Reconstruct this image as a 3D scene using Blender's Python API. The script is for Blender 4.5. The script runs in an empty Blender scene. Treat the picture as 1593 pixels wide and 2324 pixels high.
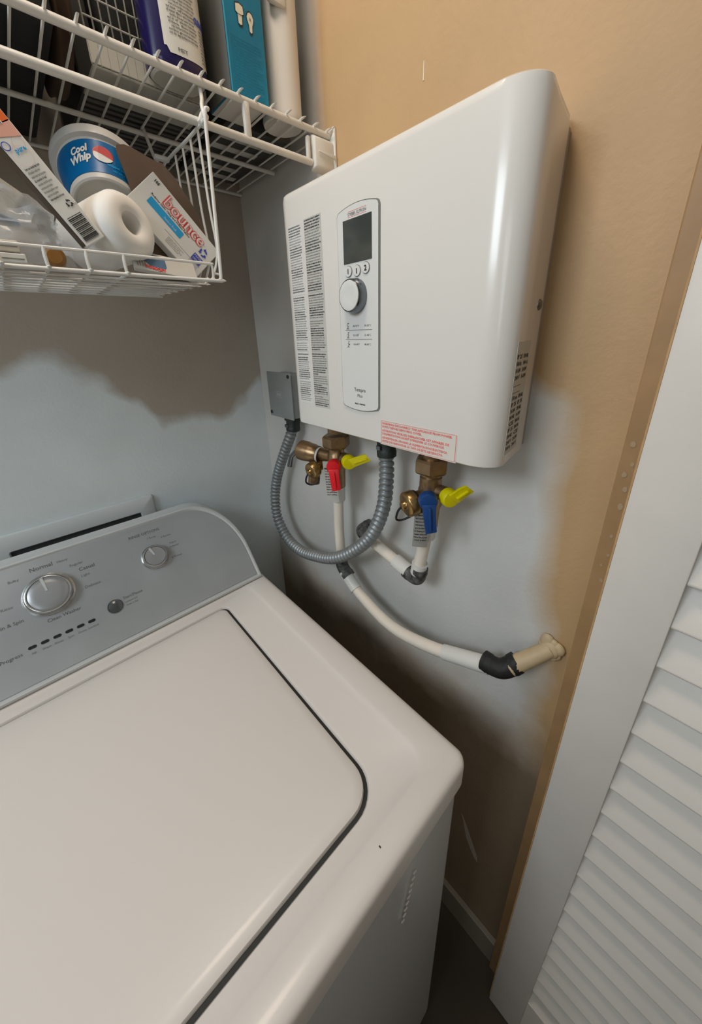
import bpy, bmesh, math, random
from mathutils import Vector, Matrix, noise
random.seed(4)
S = bpy.context.scene
V = Vector
PI = math.pi

# ---------------------------------------------------------------- camera
F_PX = 797.48                       # focal length in pixels of the 1593 px wide frame
cam_d = bpy.data.cameras.new('camera')
cam = bpy.data.objects.new('camera', cam_d)
S.collection.objects.link(cam)
S.camera = cam
cam_d.sensor_fit = 'VERTICAL'
cam_d.sensor_height = 24.0
cam_d.lens = F_PX / 2324.0 * 24.0
cam_d.shift_y = -100.0 / 2324.0     # the optical centre sits at row 1062 of 2324
cam_d.clip_start = 0.02
# rows of the matrix: image right, image down, forward (in room axes)
RGT = V((0.7330935, -0.67958173, -0.0272507))
DWN = V((-0.25949572, -0.24244355, -0.93481715))
FWD = V((0.6286779, 0.69237981, -0.35408234))
CAM = V((-0.50, -0.914, 1.48))
m = Matrix((RGT, -DWN, -FWD)).transposed().to_4x4()
m.translation = CAM
cam.matrix_world = m

# ---------------------------------------------------------------- world, lights, exposure
w = bpy.data.worlds.new('world'); S.world = w
w.use_nodes = True
w.node_tree.nodes['Background'].inputs[0].default_value = (0.8, 0.86, 0.95, 1)
w.node_tree.nodes['Background'].inputs[1].default_value = 0.12
S.view_settings.view_transform = 'Standard'
S.view_settings.look = 'None'
S.view_settings.gamma = 1
S.view_settings.use_curve_mapping = False
S.view_settings.exposure = 0.0

def area(name, loc, target, size, power, color, shape='DISK', size_y=None):
    d = bpy.data.lights.new(name, 'AREA')
    d.shape = shape; d.size = size
    if size_y: d.size_y = size_y
    d.energy = power; d.color = color
    o = bpy.data.objects.new(name, d)
    o.location = loc
    o.rotation_euler = (V(target) - V(loc)).to_track_quat('-Z', 'Y').to_euler()
    S.collection.objects.link(o)
    return o
# ceiling lamp of the closet; two cool fill lights added at the far left wall, standing in for daylight
area('ceiling_lamp_light', (-0.46, -0.56, 2.41), (-0.46, -0.56, 0), 0.30, 4.7, (1.0, 0.84, 0.68))
area('hall_window_daylight', (-1.725, -1.70, 1.80), (-0.30, -0.75, 1.1), 0.60, 4.2, (0.86, 0.94, 1.0), 'RECTANGLE', 0.8)
area('window_daylight', (-1.735, -0.60, 1.90), (-0.1, -0.60, 1.25), 0.60, 21.5, (0.82, 0.92, 1.0), 'RECTANGLE', 0.9)

# ---------------------------------------------------------------- materials
def mat(name, color, rough=0.5, metal=0.0, bump=0.0, bscale=60, var=0.0, vscale=8, coat=0.0, trans=0.0, alpha=1.0, ior=1.45, emit=None):
    mt = bpy.data.materials.new(name); mt.use_nodes = True
    nt = mt.node_tree; p = nt.nodes['Principled BSDF']
    p.inputs['Base Color'].default_value = (*color, 1)
    p.inputs['Roughness'].default_value = rough
    p.inputs['Metallic'].default_value = metal
    p.inputs['IOR'].default_value = ior
    p.inputs['Coat Weight'].default_value = coat
    p.inputs['Coat Roughness'].default_value = 0.12
    p.inputs['Transmission Weight'].default_value = trans
    p.inputs['Alpha'].default_value = alpha
    tc = nt.nodes.new('ShaderNodeTexCoord')
    if var:
        n = nt.nodes.new('ShaderNodeTexNoise'); n.inputs['Scale'].default_value = vscale; n.inputs['Detail'].default_value = 5
        nt.links.new(tc.outputs['Object'], n.inputs['Vector'])
        r = nt.nodes.new('ShaderNodeMapRange')
        r.inputs['From Min'].default_value = 0.3; r.inputs['From Max'].default_value = 0.7
        r.inputs['To Min'].default_value = 1 - var; r.inputs['To Max'].default_value = 1 + var * 0.5
        nt.links.new(n.outputs['Fac'], r.inputs['Value'])
        mx = nt.nodes.new('ShaderNodeMix'); mx.data_type = 'RGBA'; mx.blend_type = 'MULTIPLY'
        mx.inputs['Factor'].default_value = 1
        mx.inputs['A'].default_value = (*color, 1)
        nt.links.new(r.outputs[0], mx.inputs['B'])
        nt.links.new(mx.outputs['Result'], p.inputs['Base Color'])
    if bump:
        n = nt.nodes.new('ShaderNodeTexNoise'); n.inputs['Scale'].default_value = bscale; n.inputs['Detail'].default_value = 3
        nt.links.new(tc.outputs['Object'], n.inputs['Vector'])
        b = nt.nodes.new('ShaderNodeBump'); b.inputs['Strength'].default_value = bump; b.inputs['Distance'].default_value = 0.002
        nt.links.new(n.outputs['Fac'], b.inputs['Height']); nt.links.new(b.outputs[0], p.inputs['Normal'])
    return mt

TAN = (0.53, 0.345, 0.175)
PALE = (0.60, 0.63, 0.62)

def wall_mat(name, horizontal, level, edge=None, softness=0.012, amp=0.05, base=TAN, corner=None, pale=PALE, low=None, profile=None):
    """tan wall with an irregular patch of pale paint below `level` (world z) and, if edge is given, left of it.
    horizontal: index of the axis along the wall."""
    mt = bpy.data.materials.new(name); mt.use_nodes = True
    nt = mt.node_tree; p = nt.nodes['Principled BSDF']; N = nt.nodes.new; Lk = nt.links.new
    p.inputs['Roughness'].default_value = 0.55
    tc = N('ShaderNodeTexCoord'); sp = N('ShaderNodeSeparateXYZ'); Lk(tc.outputs['Object'], sp.inputs[0])
    n1 = N('ShaderNodeTexNoise'); n1.inputs['Scale'].default_value = 7; n1.inputs['Detail'].default_value = 4; n1.inputs['Roughness'].default_value = 0.5
    Lk(tc.outputs['Object'], n1.inputs['Vector'])
    def math_(op, a, b=None):
        q = N('ShaderNodeMath'); q.operation = op
        for i, v in enumerate((a, b)):
            if v is None: continue
            if isinstance(v, (int, float)): q.inputs[i].default_value = v
            else: Lk(v, q.inputs[i])
        return q.outputs[0]
    off = math_('MULTIPLY', math_('SUBTRACT', n1.outputs['Fac'], 0.5), amp * 4)
    zz = math_('ADD', sp.outputs[2], off)
    if profile:
        t = math_('DIVIDE', math_('ADD', sp.outputs[horizontal], 0.6), 0.6)
        cr = N('ShaderNodeValToRGB'); cr.color_ramp.interpolation = 'EASE'
        while len(cr.color_ramp.elements) < len(profile): cr.color_ramp.elements.new(0.5)
        for e_, (px_, pz_) in zip(cr.color_ramp.elements, profile):
            e_.position = (px_ + 0.6) / 0.6; q_ = (pz_ - 1.2) / 0.3; e_.color = (q_, q_, q_, 1)
        Lk(t, cr.inputs[0]); level = math_('ADD', math_('MULTIPLY', cr.outputs[0], 0.3), 1.2)
    a = math_('DIVIDE', math_('SUBTRACT', level, zz), softness)
    cl = N('ShaderNodeClamp'); Lk(a, cl.inputs[0]); fac = cl.outputs[0]
    if edge is not None:
        hh = math_('ADD', sp.outputs[horizontal], math_('MULTIPLY', off, 0.35))
        # the pale patch leans over a little further down
        hh = math_('ADD', hh, math_('MULTIPLY', math_('SUBTRACT', 1.25, sp.outputs[2]), 0.10))
        b = math_('DIVIDE', math_('SUBTRACT', hh, edge), 0.05)
        c2 = N('ShaderNodeClamp'); Lk(b, c2.inputs[0])
        fac = math_('MULTIPLY', fac, c2.outputs[0])
    if corner is not None:
        b = math_('DIVIDE', math_('SUBTRACT', math_('ADD', sp.outputs[horizontal], math_('MULTIPLY', off, 0.2)), corner), 0.03)
        c3 = N('ShaderNodeClamp'); Lk(b, c3.inputs[0])
        fac = math_('MAXIMUM', fac, c3.outputs[0])
    mx = N('ShaderNodeMix'); mx.data_type = 'RGBA'
    mx.inputs['A'].default_value = (*base, 1); mx.inputs['B'].default_value = (*pale, 1)
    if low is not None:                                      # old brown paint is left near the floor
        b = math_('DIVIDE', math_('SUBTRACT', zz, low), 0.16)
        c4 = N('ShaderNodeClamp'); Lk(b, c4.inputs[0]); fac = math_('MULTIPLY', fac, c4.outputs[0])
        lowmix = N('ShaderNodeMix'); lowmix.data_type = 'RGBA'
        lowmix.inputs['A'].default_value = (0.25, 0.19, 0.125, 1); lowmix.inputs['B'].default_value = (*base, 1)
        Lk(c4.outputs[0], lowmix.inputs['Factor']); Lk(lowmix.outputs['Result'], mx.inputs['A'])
    Lk(fac, mx.inputs['Factor'])
    # faint blotches of age
    n2 = N('ShaderNodeTexNoise'); n2.inputs['Scale'].default_value = 4; n2.inputs['Detail'].default_value = 6
    Lk(tc.outputs['Object'], n2.inputs['Vector'])
    r = N('ShaderNodeMapRange'); r.inputs['From Min'].default_value = 0.3; r.inputs['From Max'].default_value = 0.7
    r.inputs['To Min'].default_value = 0.88; r.inputs['To Max'].default_value = 1.04
    Lk(n2.outputs['Fac'], r.inputs['Value'])
    m2 = N('ShaderNodeMix'); m2.data_type = 'RGBA'; m2.blend_type = 'MULTIPLY'; m2.inputs['Factor'].default_value = 1
    Lk(mx.outputs['Result'], m2.inputs['A']); Lk(r.outputs[0], m2.inputs['B'])
    Lk(m2.outputs['Result'], p.inputs['Base Color'])
    n3 = N('ShaderNodeTexNoise'); n3.inputs['Scale'].default_value = 130; n3.inputs['Detail'].default_value = 3
    n4 = N('ShaderNodeTexVoronoi'); n4.inputs['Scale'].default_value = 28
    Lk(tc.outputs['Object'], n3.inputs['Vector']); Lk(tc.outputs['Object'], n4.inputs['Vector'])
    h = math_('ADD', n3.outputs['Fac'], math_('MULTIPLY', n4.outputs['Distance'], 0.7))
    bp = N('ShaderNodeBump'); bp.inputs['Strength'].default_value = 0.28; bp.inputs['Distance'].default_value = 0.0016
    Lk(h, bp.inputs['Height']); Lk(bp.outputs[0], p.inputs['Normal'])
    return mt

M = dict(
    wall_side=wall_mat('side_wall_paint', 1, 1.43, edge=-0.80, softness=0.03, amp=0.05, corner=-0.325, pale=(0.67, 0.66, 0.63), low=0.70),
    wall_back=wall_mat('back_wall_paint', 0, 1.375, softness=0.035, amp=0.035, base=(0.44, 0.385, 0.32), pale=(0.74, 0.80, 0.81),
                       profile=[(-.59, 1.445), (-.47, 1.462), (-.39, 1.450), (-.32, 1.395), (-.27, 1.310), (-.20, 1.320), (-.13, 1.300), (-.06, 1.330), (-.005, 1.390)]),
    wall_hall=mat('hall_wall_paint', (0.62, 0.56, 0.46), 0.7, bump=0.15, bscale=120),
    ceiling=mat('ceiling_paint', (0.75, 0.74, 0.71), 0.8, bump=0.3, bscale=90),
    floor=mat('floor_vinyl', (0.07, 0.05, 0.032), 0.6, var=0.25, vscale=5),
    trim=mat('trim_paint', (0.28, 0.25, 0.20), 0.45, var=0.06),
    jamb=mat('jamb_paint', (0.40, 0.245, 0.115), 0.5, bump=0.15, bscale=80, var=0.10, vscale=20),
    door=mat('door_paint', (0.72, 0.675, 0.62), 0.42, bump=0.05, bscale=200, var=0.04, vscale=12),
    doorwood=mat('raw_wood_edge', (0.55, 0.33, 0.14), 0.6, var=0.2, vscale=40),
    heater=mat('heater_enamel', (0.77, 0.735, 0.685), 0.22, coat=0.3),
    heater_in=mat('heater_panel', (0.74, 0.73, 0.70), 0.30),
    backplate=mat('heater_back_plastic', (0.40, 0.37, 0.33), 0.5),
    greyline=mat('grey_seam', (0.20, 0.21, 0.19), 0.5),
    lcd=mat('display_glass', (0.055, 0.062, 0.055), 0.12, coat=0.5),
    chrome=mat('chrome', (0.62, 0.63, 0.64), 0.18, 1.0),
    chromedark=mat('dark_chrome', (0.20, 0.22, 0.24), 0.22, 1.0),
    dial=mat('dial_face', (0.74, 0.735, 0.71), 0.3),
    ink=mat('black_ink', (0.03, 0.03, 0.03), 0.6),
    inkgrey=mat('grey_ink', (0.11, 0.11, 0.105), 0.6),
    inkfaint=mat('faint_grey_ink', (0.19, 0.195, 0.195), 0.6),
    red=mat('red_ink', (0.80, 0.07, 0.06), 0.6),
    redsoft=mat('soft_red_ink', (0.85, 0.20, 0.18), 0.6),
    blueink=mat('blue_ink', (0.05, 0.08, 0.45), 0.5),
    sticker=mat('sticker_paper', (0.74, 0.69, 0.62), 0.5),
    paper=mat('white_paper', (0.74, 0.74, 0.71), 0.6),
    greypaper=mat('grey_paper', (0.56, 0.55, 0.51), 0.5),
    greysteel=mat('grey_painted_steel', (0.34, 0.37, 0.375), 0.4, 0.35, var=0.08),
    darksteel=mat('dark_cast_metal', (0.05, 0.058, 0.055), 0.45, 0.6, bump=0.3, bscale=200),
    conduit=mat('grey_flexible_conduit', (0.27, 0.29, 0.295), 0.42, 0.5, var=0.12, vscale=40),
    brass=mat('aged_brass', (0.36, 0.235, 0.125), 0.34, 0.85, bump=0.15, bscale=150, var=0.25, vscale=60),
    brasslight=mat('bright_brass', (0.42, 0.27, 0.11), 0.28, 0.9, var=0.15, vscale=60),
    cpvc=mat('white_pipe_plastic', (0.82, 0.74, 0.64), 0.38, var=0.04, vscale=20),
    cpvcfit=mat('white_pipe_fitting', (0.70, 0.69, 0.65), 0.38),
    beige=mat('painted_beige_pipe', (0.55, 0.43, 0.26), 0.5, bump=0.2, bscale=60, var=0.15, vscale=30),
    blackfit=mat('black_foam_wrap', (0.012, 0.012, 0.012), 0.6, bump=0.8, bscale=120),
    peeling=mat('peeling_white_on_black', (0.10, 0.10, 0.095), 0.6, bump=0.8, bscale=200, var=0.9, vscale=90),
    rubber=mat('black_rubber', (0.015, 0.015, 0.016), 0.5),
    yellow=mat('yellow_handle_plastic', (0.78, 0.68, 0.0), 0.35),
    redp=mat('red_handle_plastic', (0.72, 0.012, 0.02), 0.35),
    bluep=mat('blue_handle_plastic', (0.012, 0.06, 0.22), 0.35),
    washer=mat('washer_enamel', (0.77, 0.715, 0.665), 0.34, coat=0.12),
    washgrey=mat('washer_cabinet_enamel', (0.66, 0.67, 0.67), 0.25, coat=0.25),
    console=mat('console_grey', (0.42, 0.44, 0.45), 0.42, 0.25, var=0.16, vscale=6),
    consolerim=mat('console_rim', (0.62, 0.63, 0.62), 0.30),
    knobface=mat('knob_face', (0.40, 0.41, 0.42), 0.30, 0.4),
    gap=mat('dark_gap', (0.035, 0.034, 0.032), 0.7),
    led=mat('dark_lens', (0.02, 0.022, 0.022), 0.2),
    button=mat('grey_button', (0.09, 0.10, 0.10), 0.15, 0.3, coat=0.6),
    outlet=mat('white_outlet_plastic', (0.66, 0.69, 0.69), 0.4),
    outletgap=mat('outlet_recess', (0.06, 0.068, 0.068), 0.6),
    wire=mat('white_vinyl_wire', (0.72, 0.70, 0.65), 0.38, bump=0.1, bscale=120, var=0.06, vscale=30),
    wireb=mat('white_basket_wire', (0.72, 0.71, 0.67), 0.35),
    bracket=mat('white_bracket_plastic', (0.74, 0.72, 0.66), 0.4),
    foam=mat('white_foam', (0.80, 0.78, 0.74), 0.75, bump=0.1, bscale=60),
    tub=mat('white_tub_plastic', (0.66, 0.65, 0.62), 0.35, trans=0.05),
    tubblue=mat('blue_tub_label', (0.0, 0.13, 0.36), 0.3),
    card=mat('brown_cardboard', (0.15, 0.10, 0.07), 0.75, var=0.1, vscale=30),
    boxwhite=mat('white_carton', (0.76, 0.76, 0.72), 0.4),
    boxorange=mat('orange_print', (0.85, 0.16, 0.03), 0.4),
    boxpink=mat('pink_print', (0.80, 0.42, 0.33), 0.4),
    skyblue=mat('light_blue_print', (0.02, 0.36, 0.72), 0.4),
    cyanbox=mat('blue_carton_front', (0.0, 0.20, 0.34), 0.35, var=0.25, vscale=10),
    cyanlight=mat('light_blue_carton_edge', (0.03, 0.34, 0.50), 0.35),
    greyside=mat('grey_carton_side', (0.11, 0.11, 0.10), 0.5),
    purple=mat('purple_bottle_plastic', (0.010, 0.006, 0.06), 0.25, coat=0.3),
    label=mat('bottle_label', (0.62, 0.62, 0.58), 0.35),
    labely=mat('bottle_label_yellow', (0.62, 0.56, 0.25), 0.35),
    basketp=mat('grey_white_basket_plastic', (0.46, 0.45, 0.40), 0.45),
    black=mat('black_fabric', (0.012, 0.013, 0.013), 0.8, bump=0.4, bscale=90),
    darkgrey=mat('dark_grey_plastic', (0.045, 0.045, 0.042), 0.5),
    brownbag=mat('brown_paper', (0.09, 0.055, 0.035), 0.8, bump=0.5, bscale=30),
    rollwhite=mat('white_tube', (0.70, 0.67, 0.62), 0.4, var=0.04, vscale=10),
    film=mat('clear_plastic_film', (0.93, 0.93, 0.92), 0.08, alpha=0.30, ior=1.5, bump=1.0, bscale=45),
    cream=mat('cream_carton', (0.58, 0.53, 0.44), 0.5),
    tubered=mat('red_print', (0.55, 0.03, 0.03), 0.4),
    navy=mat('slate_blue_print', (0.07, 0.16, 0.28), 0.4),
    amber=mat('amber_plastic', (0.28, 0.13, 0.03), 0.35),
    lampglass=None,
)
lg = mat('lamp_diffuser', (0.9, 0.88, 0.82), 0.5)
lg.node_tree.nodes['Principled BSDF'].inputs['Emission Color'].default_value = (1, 0.9, 0.78, 1)
lg.node_tree.nodes['Principled BSDF'].inputs['Emission Strength'].default_value = 2.0
M['lampglass'] = lg

# ---------------------------------------------------------------- helpers
OFF = {}           # world offset of each parent (all unrotated)
def link(o): S.collection.objects.link(o)
def tag(o, label=None, cat=None, group=None, kind=None):
    if label: o['label'] = label
    if cat: o['category'] = cat
    if group: o['group'] = group
    if kind: o['kind'] = kind
    return o
def thing(name, label, cat, loc, group=None):
    o = bpy.data.objects.new(name, None); link(o)
    o.location = loc; o.empty_display_size = 0.02
    OFF[o] = V(loc)
    return tag(o, label, cat, group)
def part(name, bm, mt, parent=None, smooth=False, label=None, kind=None, origin=None):
    """links a bmesh written in world coordinates as one object; mt may be a list"""
    off = OFF[parent] if parent else V(origin or (0, 0, 0))
    here = off
    if parent is None and origin is None: here = V((0, 0, 0))
    bmesh.ops.translate(bm, verts=bm.verts, vec=-here)
    me = bpy.data.meshes.new(name)
    bm.to_mesh(me); bm.free()
    for q in (mt if isinstance(mt, (list, tuple)) else [mt]): me.materials.append(q)
    if smooth:
        for p in me.polygons: p.use_smooth = True
        try: me.set_sharp_from_angle(angle=math.radians(38))
        except Exception: pass
    o = bpy.data.objects.new(name, me); link(o)
    if parent: o.parent = parent
    else: o.location = here
    OFF[o] = here
    return tag(o, label, kind=kind)
def nb(): return bmesh.new()
def box(bm, lo, hi, bev=0.0, seg=2, mi=0, rot=None):
    r = bmesh.ops.create_cube(bm, size=1)
    vs = r['verts']; lo = V(lo); hi = V(hi); c = (lo + hi) / 2; s = hi - lo
    for v in vs: v.co = V((v.co.x * s.x, v.co.y * s.y, v.co.z * s.z))
    if rot is not None:
        for v in vs: v.co = rot @ v.co
    for v in vs: v.co += c
    fs = list({f for v in vs for f in v.link_faces})
    for f in fs: f.material_index = mi
    if bev:
        es = list({e for v in vs for e in v.link_edges})
        bmesh.ops.bevel(bm, geom=es, offset=bev, segments=seg, affect='EDGES', profile=0.5, clamp_overlap=True)
    return bm
def frame_of(d):
    d = V(d).normalized()
    a = V((0, 0, 1)) if abs(d.z) < 0.9 else V((1, 0, 0))
    x = a.cross(d).normalized(); y = d.cross(x)
    return x, y, d
def tube(bm, pts, r, n=12, mi=0, caps=True, closed=False):
    """r: number or list"""
    pts = [V(p) for p in pts]; k = len(pts)
    rr = r if isinstance(r, (list, tuple)) else [r] * k
    rings = []; px = None
    for i, p in enumerate(pts):
        if closed: d = (pts[(i + 1) % k] - pts[i - 1])
        elif i == 0: d = pts[1] - p
        elif i == k - 1: d = p - pts[-2]
        else: d = (pts[i + 1] - p).normalized() + (p - pts[i - 1]).normalized()
        if d.length < 1e-9: d = pts[min(i + 1, k - 1)] - pts[max(i - 1, 0)]
        d.normalize()
        if px is None: x, y, d = frame_of(d)
        else:
            x = (px - d * px.dot(d)).normalized(); y = d.cross(x)
        px = x
        rings.append([bm.verts.new(p + (x * math.cos(2 * PI * j / n) + y * math.sin(2 * PI * j / n)) * rr[i]) for j in range(n)])
    for i in range(k if closed else k - 1):
        a, b = rings[i], rings[(i + 1) % k]
        for j in range(n):
            f = bm.faces.new((a[j], a[(j + 1) % n], b[(j + 1) % n], b[j])); f.material_index = mi; f.smooth = True
    if caps and not closed:
        f = bm.faces.new(list(reversed(rings[0]))); f.material_index = mi
        f = bm.faces.new(rings[-1]); f.material_index = mi
    return bm
def lathe(bm, p0, axis, prof, n=32, mi=0, mis=None, xdir=None):
    """prof: list of (distance along the axis, radius); a tiny radius closes it"""
    x, y, d = frame_of(axis)
    if xdir is not None:
        x = V(xdir); x = (x - d * x.dot(d)).normalized(); y = d.cross(x)
    p0 = V(p0); rings = []
    for (h, r) in prof:
        if r < 1e-6: rings.append([bm.verts.new(p0 + d * h)])
        else: rings.append([bm.verts.new(p0 + d * h + (x * math.cos(2 * PI * j / n) + y * math.sin(2 * PI * j / n)) * r) for j in range(n)])
    for i in range(len(rings) - 1):
        a, b = rings[i], rings[i + 1]; q = mis[i] if mis else mi
        for j in range(n):
            j2 = (j + 1) % n
            if len(a) == 1 and len(b) == 1: continue
            if len(a) == 1: f = bm.faces.new((a[0], b[j2], b[j]))
            elif len(b) == 1: f = bm.faces.new((a[j], a[j2], b[0]))
            else: f = bm.faces.new((a[j], a[j2], b[j2], b[j]))
            f.material_index = q
    return bm
def prism(bm, pts, vec, mi=0, bev=0):
    """closed polygon (world points) extruded by vec"""
    vec = V(vec)
    a = [bm.verts.new(V(p)) for p in pts]; b = [bm.verts.new(V(p) + vec) for p in pts]; n = len(a)
    fs = [bm.faces.new(a), bm.faces.new(list(reversed(b)))]
    for i in range(n): fs.append(bm.faces.new((a[i], b[i], b[(i + 1) % n], a[(i + 1) % n])))
    for f in fs: f.material_index = mi
    bmesh.ops.recalc_face_normals(bm, faces=fs)
    if bev:
        es = list({e for v in a + b for e in v.link_edges})
        bmesh.ops.bevel(bm, geom=es, offset=bev, segments=2, affect='EDGES', profile=0.5, clamp_overlap=True)
    return bm
def loft(bm, loops, mi=0, cap0=True, cap1=True, smooth=True):
    rs = [[bm.verts.new(V(p)) for p in l] for l in loops]; n = len(rs[0])
    for a, b in zip(rs, rs[1:]):
        for j in range(n):
            f = bm.faces.new((a[j], a[(j + 1) % n], b[(j + 1) % n], b[j])); f.material_index = mi; f.smooth = smooth
    if cap0: bm.faces.new(list(reversed(rs[0]))).material_index = mi
    if cap1: bm.faces.new(rs[-1]).material_index = mi
    bmesh.ops.recalc_face_normals(bm, faces=bm.faces)
    return bm
def rrect(u0, v0, u1, v1, r, n=6):
    """rounded rectangle in 2-D; r number or four radii (u1v0, u1v1, u0v1, u0v0)"""
    rs = r if isinstance(r, (list, tuple)) else [r] * 4
    out = []
    for (cu, cv, a0, q) in ((u1 - rs[0], v0 + rs[0], -90, rs[0]), (u1 - rs[1], v1 - rs[1], 0, rs[1]), (u0 + rs[2], v1 - rs[2], 90, rs[2]), (u0 + rs[3], v0 + rs[3], 180, rs[3])):
        for k in range(n + 1):
            a = math.radians(a0 + 90 * k / n)
            out.append((cu + q * math.cos(a), cv + q * math.sin(a)))
    return out
def smooth_path(pts, n=8):
    pts = [V(p) for p in pts]; out = []
    P = [pts[0] * 2 - pts[1]] + pts + [pts[-1] * 2 - pts[-2]]
    for i in range(1, len(P) - 2):
        for k in range(n):
            t = k / n; a, b, c, d = P[i - 1:i + 3]
            out.append(0.5 * ((2 * b) + (c - a) * t + (2 * a - 5 * b + 4 * c - d) * t * t + (3 * b - a - 3 * c + d) * t ** 3))
    out.append(pts[-1]); return out
def text_into(bm, s, org, u, v, size, align='LEFT', mi=0, lines=1.0, bold=0.0, res=1, squash=1.0, spacing=1.0, lift=0.0003, maxw=None, shear=0.0):
    """flat lettering: u = reading direction, v = up direction of the letters"""
    cu = bpy.data.curves.new('t', 'FONT'); cu.body = s; cu.size = size; cu.align_x = align
    cu.resolution_u = res; cu.space_line = lines; cu.space_character = spacing; cu.offset = bold; cu.shear = shear
    ob = bpy.data.objects.new('t', cu)
    me = bpy.data.meshes.new_from_object(ob)
    u = V(u).normalized(); v = V(v).normalized(); nn = u.cross(v); org = V(org)
    if maxw and me.vertices:
        xs = [q.co.x for q in me.vertices]; wd = max(xs) - min(xs); squash = squash * maxw / max(wd, 1e-6)
    base = [bm.verts.new(org + u * (q.co.x * squash) + v * q.co.y + nn * lift) for q in me.vertices]
    for p in me.polygons:
        try: bm.faces.new([base[i] for i in p.vertices]).material_index = mi
        except ValueError: pass
    bpy.data.objects.remove(ob); bpy.data.curves.remove(cu); bpy.data.meshes.remove(me)
    return bm
def quad(bm, org, u, v, w_, h_, lift=0.0002, mi=0):
    u = V(u).normalized(); v = V(v).normalized(); nn = u.cross(v); o = V(org) + nn * lift
    f = bm.faces.new([bm.verts.new(o), bm.verts.new(o + u * w_), bm.verts.new(o + u * w_ + v * h_), bm.verts.new(o + v * h_)])
    f.material_index = mi
    return bm
def plate(bm, org, u, v, w_, h_, t=0.0004, mi=0):
    """thin sheet standing on the surface"""
    u = V(u).normalized(); v = V(v).normalized(); nn = u.cross(v); o = V(org)
    prism(bm, [o, o + u * w_, o + u * w_ + v * h_, o + v * h_], nn * t, mi)
    return bm
def words(n, seed=0, bank=None):
    rnd = random.Random(seed)
    bank = bank or ('the appliance must be installed by a licensed electrician and plumber in accordance with local codes read all instructions before use turn off power supply water connection outlet inlet heater danger of electric shock fire burn hot temperature setting minimum flow pressure circuit breaker ground wire only copper conductors do not remove cover keep these instructions').split()
    return [rnd.choice(bank) for _ in range(n)]
X_, Y_, Z_ = V((1, 0, 0)), V((0, 1, 0)), V((0, 0, 1))

# ================================================================= THE SETTING
def struct(name, lo, hi, mt, label=None, bev=0):
    bm = nb(); box(bm, lo, hi, bev)
    o = part(name, bm, mt); o['kind'] = 'structure'
    if label: o['label'] = label
    return o
XL, YF, ZC = -1.75, -2.3, 2.44
struct('floor', (XL - .1, YF - .1, -0.1), (0.6, 0.1, 0), M['floor'], 'dark brown floor in the gap beside the washing machine')
struct('ceiling', (XL - .1, YF - .1, ZC), (0.6, 0.1, ZC + 0.1), M['ceiling'], 'ceiling above the laundry closet')
struct('wall_right', (0, -0.842, 0), (0.1, 0.1, ZC), M['wall_side'], 'tan side wall with a pale painted patch, carrying the water heater')
struct('wall_back', (XL - .1, 0, 0), (0.0, 0.1, ZC), M['wall_back'], 'back wall, brownish above an uneven edge and pale blue-grey below')
struct('wall_left', (XL - .1, YF, 0), (XL, 0.0, ZC), M['wall_hall'], 'wall at the far left end')
struct('wall_front', (XL - .1, YF - .1, 0), (0.6, YF, ZC), M['wall_hall'], 'hall wall behind the camera')
struct('wall_hall', (0.5, YF, 0), (0.6, -0.96, ZC), M['wall_hall'], 'hall wall right of the closet opening')
struct('wall_return', (0.1, -0.96, 0), (0.6, -0.842, ZC), M['wall_hall'], 'wall face right of the closet opening')
# jamb board with its old paint drips
jb = struct('trim_1', (-0.02, -0.962, 0), (0.1, -0.8425, 2.06), M['jamb'], 'brown painted door jamb strip between the side wall and the louvered door', 0.0015)
bm = nb()
rnd = random.Random(7)
for k in range(9):
    z = (1.18 if k < 4 else 1.20) + 0.020 * k + rnd.uniform(-.006, .006); y = -0.853 + rnd.uniform(-.003, .003); r = rnd.uniform(.0012, .0028)
    pts = [V((-0.0203, y + math.cos(a) * r, z + math.sin(a) * r * rnd.uniform(1.1, 1.9))) for a in [2 * PI * i / 9 for i in range(9)]]
    prism(bm, pts, (-0.0003, 0, 0))
sp = part('paint_spots', bm, mat('pale_paint_drip', (0.43, 0.31, 0.19), 0.5), jb); sp['kind'] = 'stuff'
struct('baseboard_right', (-0.013, -0.842, 0), (0, -0.0, 0.092), M['trim'], 'pale baseboard along the foot of the side wall', 0.002)
struct('baseboard_back', (XL, -0.013, 0), (-0.014, 0, 0.092), M['trim'], 'pale baseboard along the foot of the back wall', 0.002)
# white tick and scuffs on the side wall
bm = nb(); prism(bm, [(-0.0002, -0.5288, 1.7945), (-0.0002, -0.5308, 1.7945), (-0.0002, -0.5306, 1.8145), (-0.0002, -0.5290, 1.8145)], (-0.0004, 0, 0))
part('paint_tick', bm, mat('cream_paint_tick', (0.72, 0.62, 0.46), 0.6), bpy.data.objects['wall_right'])
bm = nb()
prism(bm, [(-0.0002, -0.716, .42), (-0.0002, -0.728, .40), (-0.0002, -0.765, .322), (-0.0002, -0.767, .305), (-0.0002, -0.758, .31), (-0.0002, -0.735, .35)], (-0.0004, 0, 0))
part('paint_scuff', bm, mat('pale_scuff', (0.42, 0.39, 0.33), 0.6), bpy.data.objects['wall_right'])

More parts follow.
